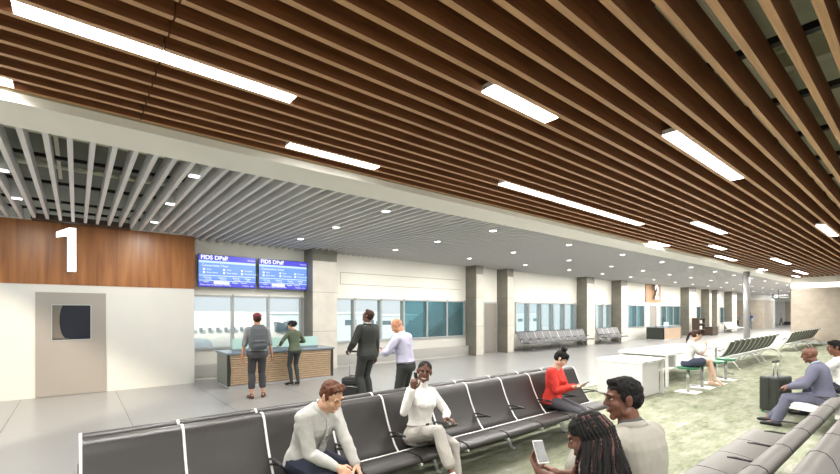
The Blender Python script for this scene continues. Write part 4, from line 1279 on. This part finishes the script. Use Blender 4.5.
# -------- 2 the woman in green at the counter
p = Person('woman in green sweater and dark trousers leaning at the counter, dark tied hair', (4.16, 9.97, 0), (-.1, 1), 1.60, True, 'light', .009,
           pelvis=(0, 0, .87), lean=(6, 12), legs={1: ((.07, -.04, 0), (.1, 1), (0, 1, 0)), -1: ((-.08, .02, 0), (-.5, 1), (0, 1, 0))},
           arms={1: ((.22, .26, 1.04), (.5, -.6, -.5), (-.3, 1, -.2), (0, 0, -1), .25), -1: ((-.26, .24, .98), (-.6, -.5, -.3), (-.2, 1, -.3), (0, 0, -1), .25)}, head=(35, 22, 0), heel=.03)
p.body(); p.face(detail=True)
mb = MB(); p.torso(mb, .012, h0=-.04, h1=.54); p.sleeves(mb, .012, 1.9); fuse(mb, 'sweater', cloth('sage_sweater', srgb(88, 98, 80)), p.t, .009, 3, disp=.004)
mb = MB(); p.torso(mb, .008, h1=.08); p.legs(mb, .006, .004, .98); fuse(mb, 'trousers', cloth('slate_trousers', srgb(62, 68, 68)), p.t, .009, 3, disp=.003)
p.shoes(M['black'], 'heeled_shoe')
H = p.HM; mb = MB(); mb.ell((0, -.020, .048), (.084, .100, .080), H, 24, 14); mb.ell((0, -.05, 0), (.08, .07, .075), H); mb.ell((0, -.135, .0), (.04, .045, .06), H)
for sg in (1, -1): mb.cap((sg * .07, .02, .04), (sg * .076, -.03, -.05), .02, .018, H)
fuse(mb, 'hair', HAIRM['black'], p.t, .009, 2, disp=.005, freq=20)

# -------- 3 the standing man in the dark suit
suit = cloth('charcoal_suit', srgb(58, 60, 58), 60)
def jacket(p, m, shirt_m, tie_m=None, grow=.024, vx=.009, hem=-.10, seated=False, open_v=True, cuff=1.93):
    mb = MB(); p.torso(mb, .002, h0=-.03, h1=.545); fuse(mb, 'shirt', shirt_m, p.t, vx, 3)
    def cut(c):
        if not open_v: return False
        best = None
        for hh in [i * .03 for i in range(-3, 19)]:
            q, up, fw, rt = p.at(hh); d = abs((c - q).dot(up))
            if best is None or d < best[0]: best = (d, hh, (c - q).dot(rt), (c - q).dot(fw))
        d, hh, x, y = best
        if y < .04 * p.k: return False
        if hh > .13: return abs(x) < (hh - .13) * .175 + .006
        return abs(x) < (.003 if hh > .02 else (.05 - hh) * .25)
    mb = MB(); p.torso(mb, grow, h0=hem, h1=.53, flare=.06)
    p.sleeves(mb, grow - .004, cuff); o = fuse(mb, 'jacket', m, p.t, vx, 3, disp=.004, freq=7, cut=cut)
    # lapels
    for sg in (1, -1):
        vs = []; ln = []
        for hh, xi, xo in ((.14, .004, .012), (.22, .020, .055), (.32, .038, .082), (.40, .052, .098), (.43, .058, .080), (.50, .062, .080)):
            a = wfront(p, min(hh, .5), sg * xi * p.k, grow + .004); b = wfront(p, min(hh, .5), sg * xo * p.k, grow + .006)
            c, up, fw, rt = p.at(hh)
            vs += [a, b, b + fw * .008, a + fw * .008]
        n = len(vs) // 4; fs = []
        for i in range(n - 1):
            for j in range(4): fs.append((i * 4 + j, i * 4 + (j + 1) % 4, i * 4 + 4 + (j + 1) % 4, i * 4 + 4 + j))
        fs += [(3, 2, 1, 0), (n * 4 - 4, n * 4 - 3, n * 4 - 2, n * 4 - 1)]
        MB().add(vs, fs).build('lapel', m, p.t)
    if tie_m:
        vs = []
        for hh, w_ in ((.12, .020), (.25, .030), (.40, .022), (.485, .013), (.50, .020), (.525, .018)):
            a = wfront(p, min(hh, .52), -w_ * p.k, .018); b = wfront(p, min(hh, .52), w_ * p.k, .018)
            c, up, fw, rt = p.at(hh); vs += [a, b, b + fw * .010, a + fw * .010]
        n = len(vs) // 4; fs = []
        for i in range(n - 1):
            for j in range(4): fs.append((i * 4 + j, i * 4 + (j + 1) % 4, i * 4 + 4 + (j + 1) % 4, i * 4 + 4 + j))
        MB().add(vs, fs).build('tie', tie_m, p.t)
    p.collar(shirt_m, 'shirt_collar', .064, .062); p.collar(m, 'jacket_shirt_collar', .080, .036).name = 'jacket_collar'
    return o
wsh = cloth('white_shirt', srgb(226, 226, 224))
p = Person('man in charcoal suit standing with his back turned, looking up left, hand on suitcase', (4.42, 7.06, 0), (-.12, 1), 1.89, False, 'brown', .008,
           pelvis=(0, 0, .99), lean=(0, -4), legs=ST(.10, .03, .2), arms={1: ((.27, .04, .90), (.5, -.7, 0), (0, .15, -1), (-1, 0, 0), .4), -1: ((-.24, .24, 1.07), (-.5, -.8, 0), (-.1, .8, -.6), (.1, -.3, -1), .85)}, head=(24, -20, 0))
p.body(); p.face()
jacket(p, suit, wsh, None, .026, hem=-.115)
mb = MB(); p.torso(mb, .014, h1=.08); p.legs(mb, .014, .024, .99); fuse(mb, 'trousers', suit, p.t, .009, 3, disp=.004)
p.shoes(M['black'])
p.hair_short(HAIRM['dark'], .002, .985)

# -------- 4 the bald man in the lavender shirt
p = Person('bald man seen from behind in pale lavender shirt and dark trousers, head bowed', (4.16, 5.46, 0), (-.45, 1), 1.74, False, 'tan', .008,
           pelvis=(0, 0, .93), lean=(2, 16), legs=ST(.11, .02, .2), arms={1: ((.10, .36, 1.14), (.9, -.2, -.5), (-1, .3, .1), (0, -.3, 1), .5), -1: ((-.14, .36, 1.12), (-.9, -.2, -.5), (.8, .5, .1), (0, -.3, 1), .5)}, head=(18, 30, 0))
p.body(); p.face()
lav = cloth('lavender_shirt', srgb(192, 191, 212), 30)
mb = MB(); p.torso(mb, .020, h0=.0, h1=.535); p.sleeves(mb, .020, 1.92, puff=.004); fuse(mb, 'shirt', lav, p.t, .009, 3, disp=.008, freq=8)
p.collar(lav, 'collar', .062, .05)
mb = MB(); p.torso(mb, .016, h1=.08); p.legs(mb, .014, .026, .99); fuse(mb, 'trousers', cloth('dark_grey_trousers', srgb(58, 60, 58)), p.t, .009, 3, disp=.005)
c, up, fw, rt = p.at(.055); mb = MB()
pts = [c + rt * math.cos(t) * .188 + fw * (math.sin(t) * .140 - .004) for t in [2 * math.pi * i / 30 for i in range(31)]]
mb.tube(pts, .012, 8, flat=.6).build('belt', M['black'], p.t)
p.shoes(M['black'])
ph = thing('phone', 'dark phone held by the bald man in the lavender shirt', 'phone', p.t.location, p.t.rotation_euler.z)
MB().box(-.035, .035, -.07, .07, -.005, .005, Matrix.Translation((-.02, .42, 1.17)) @ Matrix.Rotation(R(30), 4, 'X')).build('case', M['black'], ph, .003)

# -------- seated figures
def seated_legs(spread=.11, fy=.46, toe=.12, ky=(0, .3, 1)):
    return {1: ((spread, fy, 0), (toe, 1), ky), -1: ((-spread, fy, 0), (-toe, 1), ky)}

# 5 the man in the light shirt, front row, leaning forward
p = Person('young man with quiffed brown hair and pale grey shirt on the black bench, looking down', (1.52, 3.36, 0), (.30, -1), 1.74, False, 'light', .0055,
           pelvis=(0, -.04, .535), lean=(14, 36), legs=seated_legs(.17, .52, .3), arms={1: ((.09, .44, .60), (.35, -.5, -.8), (-.3, .8, -.5), (-.6, 0, -.6), .45), -1: ((-.06, .50, .57), (-.35, -.5, -.8), (.3, .8, -.5), (.6, 0, -.6), .45)}, head=(2, 12, 4), neck_fwd=.03)
p.body(); p.face(closed=True, smile=False, brow=HAIRM['brown'])
gs = cloth('pale_grey_shirt', srgb(188, 188, 184), 30)
mb = MB(); p.torso(mb, .012, h0=-.06, h1=.535, n=32); p.sleeves(mb, .009, 1.9); sh = fuse(mb, 'shirt', gs, p.t, .006, 4, disp=.009, freq=8, fine=.002)
p.collar(gs, 'collar', .066, .06)
pk = MB()
vs = []
for i in range(14):
    hh = .03 + i * .036; a = wfront(p, min(hh, .52), -.014, .024); b = wfront(p, min(hh, .52), .014, .024); c, up, fw, rt = p.at(hh); vs += [a, b, b + fw * .006, a + fw * .006]
fs = []
for i in range(13):
    for j in range(4): fs.append((i * 4 + j, i * 4 + (j + 1) % 4, i * 4 + 4 + (j + 1) % 4, i * 4 + 4 + j))
pk.add(vs, fs); pk.build('placket', gs, p.t)
bt = MB()
for i in range(6): bt.ell(wfront(p, .06 + i * .075, 0, .033), .005)
bt.build('buttons', M['alu'], p.t)
nv = cloth('navy_trousers', srgb(44, 48, 62))
mb = MB(); p.torso(mb, .012, h1=.06); p.legs(mb, .012, .018, .98); fuse(mb, 'trousers', nv, p.t, .008, 3, disp=.005)
p.shoes(M['darkwood'])
H = p.HM
mb = MB(); mb.ell((0, -.022, .054), (.079, .093, .072), H, 24, 16); mb.ell((0, -.046, .010), (.0765, .068, .070), H)
for sg in (1, -1): mb.ell((sg * .071, .010, .018), (.010, .024, .034), H)
for i in range(9):
    x = -.052 + .013 * i; mb.cap((x, .02, .108), (x * 1.05 + .008, .074 - abs(x) * .3, .106 + .006 * math.sin(i * 2.1)), .017, .010, H)
fuse(mb, 'hair', HAIRM['brown'], p.t, .0045, 2, disp=.006, freq=24, fine=.003)

# 6 the woman in the white turtleneck
p = Person('smiling woman in white turtleneck and light grey trousers seated on the black bench, legs crossed', (2.80, 3.36, 0), (.05, -1), 1.70, True, 'deep', .0055,
           pelvis=(0, -.06, .515), lean=(-4, 2), side=9, legs={1: ((.16, .56, .22), (.1, .8, -.55), (0, .3, 1)), -1: ((-.04, .44, 0), (-.1, 1), (0, .3, 1))},
           arms={1: ((.26, .12, 1.04), (.7, .2, -1), (-.05, .15, 1), (-.6, -.4, 0), .75, (-1, .3, 0)), -1: ((-.07, .24, .72), (-.9, -.5, -.2), (-.1, 1, .1), (.3, 0, -1), .55, (1, 0, 0))}, head=(-40, 2, -6), neck_fwd=.015)
p.body(); p.face(smile=True, brow=HAIRM['black'])
tn = cloth('white_knit', srgb(232, 230, 226), 90, .03, .12)
mb = MB(); p.torso(mb, .008, h0=.05, h1=.54, n=32); p.sleeves(mb, .009, 1.95)
a = p.HM @ V((0, -.016, -.075)); mb.cap(p.nb - p.nup * .035, p.nb + (a - p.nb) * .80, .062 * p.k, .058 * p.k)
fuse(mb, 'turtleneck', tn, p.t, .006, 3, disp=.004, freq=10)
gr = cloth('light_grey_trousers', srgb(176, 172, 166), 40)
mb = MB(); p.torso(mb, .012, h1=.12); p.legs(mb, .008, .010, .74); fuse(mb, 'trousers', gr, p.t, .006, 3, disp=.006, freq=9)
c, up, fw, rt = p.at(.115); mb = MB()
pts = [c + rt * math.cos(t) * .142 + fw * (math.sin(t) * .104) for t in [2 * math.pi * i / 30 for i in range(31)]]
mb.tube(pts, .013, 8, flat=.6).build('belt', gr, p.t); MB().box(-.02, .02, -.004, .004, -.018, .018, Matrix.Translation(c + fw * .118)).build('buckle', M['black'], p.t)
p.shoes(M['tableside'], 'pump')
H = p.HM; mb = MB(); mb.ell((0, -.020, .046), (.080, .096, .076), H, 24, 16); mb.ell((0, -.048, .0), (.076, .066, .070), H); mb.ell((0, -.12, -.01), (.045, .04, .045), H)
for sg in (1, -1): mb.cap((sg * .03, .050, .084), (sg * .068, .012, .03), .012, .008, H)
fuse(mb, 'hair', HAIRM['black'], p.t, .005, 2)
ph = thing('phone', 'slim dark phone raised in the hand of the woman in the white turtleneck', 'phone', p.t.location, p.t.rotation_euler.z)
q = p.palm[1][0]
MB().box(-.005, .005, -.022, .022, -.045, .075, Matrix.Translation(q + V((-.012, .01, .02))) @ Matrix.Rotation(R(8), 4, 'Y')).build('case', M['black'], ph, .003)
ph = thing('purse', 'small dark grey clutch in the lap of the woman in the white turtleneck', 'purse', p.t.location, p.t.rotation_euler.z)
MB().box(-.10, .07, -.05, .06, -.012, .012, Matrix.Translation(p.palm[-1][0] + V((.02, -.04, -.035)))).build('pouch', M['dkgrey'], ph, .008)
MB().box(-.10, .07, .045, .062, -.002, .016, Matrix.Translation(p.palm[-1][0] + V((.02, -.04, -.035)))).build('flap', M['counterdark'], ph, .004)

# 7 the woman in red
p = Person('woman in red sweater and grey trousers at the end of the black bench, dark bun', (5.34, 3.44, 0), (.22, -1), 1.64, True, 'pale', .0065,
           pelvis=(0, -.05, .525), lean=(0, 14), legs=seated_legs(.08, .56, .1), arms={1: ((.06, .27, .76), (.5, -.8, -.6), (-.2, 1, .2), (0, 0, 1), .3), -1: ((-.06, .28, .75), (-.5, -.8, -.6), (.2, 1, .2), (0, 0, 1), .3)}, head=(8, 26, 0))
p.body(); p.face(brow=HAIRM['black'])
rd = cloth('red_knit', srgb(206, 62, 54), 60, .08, .15)
mb = MB(); p.torso(mb, .018, h0=-.03, h1=.50); p.sleeves(mb, .016, 1.78, puff=.006); fuse(mb, 'sweater', rd, p.t, .007, 4, disp=.008, freq=10)
gg = cloth('slate_grey_trousers', srgb(84, 84, 90))
mb = MB(); p.torso(mb, .010, h1=.06); p.legs(mb, .010, .010, .96); fuse(mb, 'trousers', gg, p.t, .007, 3, disp=.004)
p.shoes(M['black'])
H = p.HM; mb = MB(); mb.ell((0, -.020, .048), (.082, .100, .078), H, 24, 16); mb.ell((0, -.052, .0), (.079, .070, .075), H); mb.ell((0, .040, .085), (.058, .045, .028), H)
mb.ell((0, .074, .052), (.046, .016, .026), H)
for sg in (1, -1): mb.cap((sg * .068, .02, .05), (sg * .074, .012, -.015), .014, .008, H)
fuse(mb, 'hair', HAIRM['black'], p.t, .0055, 2, disp=.004, freq=24)
mb = MB(); mb.ell((0, -.045, .150), (.048, .048, .044), H); fuse(mb, 'hair_bun', HAIRM['black'], p.t, .006, 2, disp=.007, freq=22)
ph = thing('tablet', 'small dark tablet in the hands of the woman in red', 'tablet', p.t.location, p.t.rotation_euler.z)
mt = Matrix.Translation(V((0, .40, .81))) @ Matrix.Rotation(R(28), 4, 'X')
MB().box(-.07, .07, -.05, .05, -.005, .005, mt).build('case', M['dkgrey'], ph, .003); MB().box(-.063, .063, -.044, .044, .0055, .0065, mt).build('display', M['black'], ph)

# 9 the man in the beige blazer, lower right, seen from behind
p = Person('man in beige-grey blazer seen from behind, short black hair, turned in profile to the left', (2.57, 1.12, 0), (.12, 1), 1.82, False, 'deep', .0055,
           pelvis=(0, -.04, .58), lean=(2, 14), twist=0, legs=seated_legs(.14, .5, .1), arms={1: ((.14, .42, .66), (.9, -.3, -.2), (-.5, .8, -.2), (0, 0, -1), .4), -1: ((-.06, .27, 1.02), (-.8, .4, -1), (.1, -.1, 1), (.2, -1, 0), .9, (1, 0, 0))}, head=(54, -1, 0), neck_fwd=.02)
p.body(); p.face(brow=HAIRM['black'])
bz = mat('beige_pinstripe', srgb(160, 157, 147), .8, noise_s=50, noise_a=.05, bump=.05, spec=.25, stretch=(6, 6, .2))
jacket(p, bz, cloth('dark_grey_shirt', srgb(84, 84, 84)), None, .026, vx=.007, hem=-.09)
mb = MB(); p.torso(mb, .012, h1=.05); p.legs(mb, .012, .018, .98); fuse(mb, 'trousers', bz, p.t, .009, 3, disp=.004)
p.shoes(M['darkwood'])
p.hair_short(HAIRM['black'], .007, 1.03, .004)
# 8 the woman with braids
p = Person('woman with long black braids seen from behind, bare shoulder, holding a phone', (1.945, .94, 0), (.30, 1), 1.68, True, 'deep', .0055,
           pelvis=(0, -.04, .56), lean=(8, 22), legs=seated_legs(.10, .48, .1), arms={1: ((.14, .60, .82), (.7, -.6, -.5), (-.5, .8, .25), (-.3, .2, -1), .35, (-.5, -.2, .4)), -1: ((.02, .66, .84), (-.8, -.5, -.5), (.1, .7, .7), (.3, -.8, .4), .5, (1, 0, 0))}, head=(34, 14, 0), neck_fwd=.02)
p.body(); p.face(brow=HAIRM['black'])
tp = cloth('tan_top', srgb(190, 150, 128), 60)
mb = MB(); p.torso(mb, .010, h0=-.06, h1=.46); fuse(mb, 'top', tp, p.t, .007, 3, disp=.004)
mb = MB(); p.torso(mb, .012, h1=.05); p.legs(mb, .012, .014, .98); fuse(mb, 'trousers', cloth('black_trousers', srgb(40, 40, 44)), p.t, .009, 3, disp=.004)
p.shoes(M['black'])
H = p.HM
hb = MB(); hb.ell((0, -.022, .050), (.084, .100, .078), H, 24, 16); hb.ell((0, -.05, 0), (.082, .072, .078), H)
fuse(hb, 'hair', HAIRM['black'], p.t, .006, 2, disp=.005, freq=30)
rnd = random.Random(3)
br1 = MB(); br2 = MB()
for i in range(92):
    a = R(-250 + 320 * (i + rnd.random() * .6) / 92)     # around the back of the head
    a = R(205) + R(130) * ((i % 46) / 45.0) if False else R(160 + 220 * ((i * 37) % 92) / 92.0)
    ring = (i % 4)
    el_ = R(62 - ring * 17)
    ux, uy = math.cos(a), math.sin(a)
    r0 = V((.086 * ux * math.cos(el_), -.022 + .104 * uy * math.cos(el_), .052 + .082 * math.sin(el_)))
    r1 = V((.093 * ux, -.03 + .110 * uy, -.0 - ring * .01))
    start = H @ r0; mid = H @ r1
    outw = (H.to_3x3() @ V((ux, uy, 0))).normalized()
    L = .34 + rnd.random() * .12
    pts = [start, start.lerp(mid, .5) + outw * .014, mid]
    back = -p.nfw
    side_ = p.nrt * ux
    for j in range(1, 9):
        u = j / 8
        pts.append(mid + V((0, 0, -L * u)) + back * (.085 * math.sin(u * 1.6)) * (1 if uy < .3 else .2) + side_ * (.085 * math.sin(u * 2.0)) + V((rnd.uniform(-.006, .006), rnd.uniform(-.006, .006), 0)))
    # plaited: beaded radius
    fine = []; rad = []
    for q in range(len(pts) - 1):
        for w_ in range(5):
            fine.append(pts[q].lerp(pts[q + 1], w_ / 5)); rad.append(.0078 + .0022 * ((w_ + q) % 2))
    fine.append(pts[-1]); rad.append(.004)
    (br2 if (i % 13 == 0) else br1).tube(fine, rad, 6)
b_ = br1.build('braids', HAIRM['black'], p.t, smooth=True)
b_ = br2.build('tinted_braids', mat('hair_auburn', srgb(84, 40, 34), .45, noise_s=60, noise_a=.3), p.t, smooth=True)
ph = thing('phone', 'white-edged phone held in both hands by the woman with braids', 'phone', p.t.location, p.t.rotation_euler.z)
q = p.palm[-1]
mt = Matrix.Translation(q[0] + V((.015, -.005, .035))) @ Matrix.Rotation(R(-12), 4, 'Z') @ Matrix.Rotation(R(52), 4, 'X')
MB().box(-.034, .034, -.070, .070, -.005, .004, mt).build('case', M['tabletop'], ph, .006)
MB().box(-.031, .031, -.062, .062, .0045, .0055, mt).build('display', mat('phone_display', srgb(52, 54, 56), .3), ph)

# 10 the woman on the stool
p = Person('woman in white blouse and navy skirt on a green stool, brown ponytail, chin on hand', (10.65, 3.50, 0), (.42, -1), 1.66, True, 'pale', .008,
           pelvis=(0, 0, .665), lean=(2, 22), legs={1: ((.10, .50, .26), (.1, .8, -.7), (0, .3, 1)), -1: ((-.05, .42, .17), (-.1, 1), (0, .3, 1))},
           arms={1: ((.02, .34, 1.06), (.5, .4, -1), (-.1, -.1, 1), (-.3, -1, 0), .8), -1: ((.04, .34, .84), (-.8, -.3, -.4), (.8, .5, -.1), (0, 0, -1), .35)}, head=(10, 8, 0))
p.body(); p.face(brow=HAIRM['dark'])
mb = MB(); p.torso(mb, .014, h0=.0, h1=.515); p.sleeves(mb, .016, .75, puff=.008); fuse(mb, 'blouse', wsh, p.t, .008, 3, disp=.005)
mb = MB(); p.torso(mb, .014, h1=.09)
for sg in (1, -1):
    hip, kn, an, toe = p.leg[sg]; mb.cap(hip, hip + (kn - hip) * .62, .10, .088)
fuse(mb, 'skirt', cloth('navy_skirt', srgb(68, 74, 92)), p.t, .009, 3, disp=.006)
H = p.HM; mb = MB(); mb.ell((0, -.020, .048), (.081, .098, .077), H, 24, 16); mb.ell((0, -.052, .0), (.077, .068, .072), H)
for sg in (1, -1): mb.cap((sg * .04, .05, .085), (sg * .074, .0, .01), .015, .013, H)
mb.cap((0, -.11, .05), (0, -.16, -.02), .026, .03, H); mb.cap((0, -.16, -.02), (0, -.165, -.15), .03, .024, H); mb.cap((0, -.165, -.15), (0, -.15, -.25), .024, .008, H)
fuse(mb, 'hair', HAIRM['dark'], p.t, .007, 2, disp=.004, freq=24)
mb = MB(); w_ = p.arm[-1][2]; e_ = p.arm[-1][1]; mb.cap(w_ + (e_ - w_) * .08, w_ + (e_ - w_) * .2, .031); mb.build('wrist_watch', M['alu'], p.t, smooth=True)

# 11 the bald man in the grey-blue suit
blu = cloth('grey_blue_suit', srgb(104, 105, 124), 60)
p = Person('bald man in grey-blue suit and blue tie seated at right, hand on knee', (8.66, 1.08, 0), (.0, 1), 1.66, False, 'deep', .007,
           pelvis=(0, -.04, .525), lean=(4, 20), legs={1: ((.13, .60, 0), (.1, 1), (0, .3, 1)), -1: ((-.13, .50, 0), (-.1, 1), (0, .3, 1))},
           arms={1: ((.13, .34, .64), (.9, -.3, -.2), (-.4, .9, -.2), (0, 0, -1), .3), -1: ((-.13, .33, .645), (-.7, -.6, -.2), (.2, .9, -.35), (0, 0, -1), .3)}, head=(6, 2, 0))
p.body(); p.face(brow=SKIN['deep'])
jacket(p, blu, cloth('light_blue_shirt', srgb(150, 182, 206)), mat('blue_tie', srgb(40, 66, 104), .5), .024, vx=.008, hem=-.09)
mb = MB(); p.torso(mb, .012, h1=.05); p.legs(mb, .014, .022, .93); fuse(mb, 'trousers', blu, p.t, .008, 3, disp=.005)
p.shoes(M['black'], high=.0)
for sg in (1, -1): mb = MB(); mb.cap(p.leg[sg][2], p.leg[sg][2] + (p.leg[sg][1] - p.leg[sg][2]) * .12, .040, .040); mb.build('sock', mat('blue_sock', srgb(44, 84, 120), .8), p.t, smooth=True)

# 12 the person cut by the right frame edge
p = Person('person in white shirt with short black hair, cut off by the right frame edge', (9.96, 1.0, 0), (-.1, 1), 1.72, False, 'brown', .009,
           pelvis=(0, -.04, .54), lean=(2, 12), legs=seated_legs(.12, .45, .1), arms={1: ((.14, .40, .66), (.9, -.3, -.2), (-.4, .9, -.2), (0, 0, -1), .3), -1: ((-.14, .42, .66), (-.9, -.4, -.2), (.2, .9, -.25), (0, 0, -1), .3)}, head=(20, 5, 0))
p.body(); p.face()
mb = MB(); p.torso(mb, .016, h0=-.04, h1=.53); p.sleeves(mb, .016, 1.9); fuse(mb, 'shirt', wsh, p.t, .009, 3, disp=.005)
mb = MB(); p.torso(mb, .012, h1=.05); p.legs(mb, .012, .018, .98); fuse(mb, 'trousers', nv, p.t, .01, 3)
p.shoes(M['black']); p.hair_short(HAIRM['black'], .004, 1.04, .004)

# 13-15 far walkers
def walker(label, loc, face, top, bot, hair, extra=None, skin='tan'):
    p = Person(label, loc, face, 1.76, False, skin, .016, pelvis=(0, 0, .93), lean=(0, 4),
               legs={1: ((.10, .20, 0), (.05, 1), (0, 1, 0)), -1: ((-.10, -.18, 0), (-.05, 1), (0, 1, 0))},
               arms={1: ((.27, -.05, .86), (.5, -.7, 0), None, (-1, 0, 0), .4), -1: ((-.27, .15, .88), (-.5, -.7, 0), None, (1, 0, 0), .4)})
    p.body()
    mb = MB(); p.torso(mb, .016, h0=-.04, h1=.53); p.sleeves(mb, .016, 1.5); fuse(mb, 'shirt', cloth('walker_top', top), p.t, .016, 2)
    mb = MB(); p.torso(mb, .014, h1=.05); p.legs(mb, .014, .018, .97); fuse(mb, 'trousers', cloth('walker_trousers', bot), p.t, .016, 2)
    p.shoes(M['black']); p.hair_short(hair, .002)
    return p
walker('far walker in grey top and red cap, left of the steel column', (54.1, 13.2, 0), (-1, -.6), srgb(120, 120, 118), srgb(58, 54, 50), cloth('red_cap', srgb(170, 60, 50)))
p = walker('far walker in blue top with a grey bag, right of the steel column', (54.6, 12.2, 0), (1, .1), srgb(52, 70, 124), srgb(128, 136, 132), HAIRM['black'])
bp = thing('bag', 'small grey shoulder bag on the far walker in blue', 'bag', p.t.location, p.t.rotation_euler.z)
MB().box(.14, .30, -.28, -.10, .82, 1.16).build('pouch', M['frame'], bp, .03); MB().tube([(.2, -.15, 1.15), (.08, -.16, 1.46), (-.02, -.13, 1.44)], .015).build('strap', M['black'], bp)
walker('farthest walker in pale grey clothes pulling a suitcase below the hanging sign', (74.8, 13.2, 0), (-.2, 1), srgb(150, 156, 154), srgb(110, 112, 110), HAIRM['grey'])
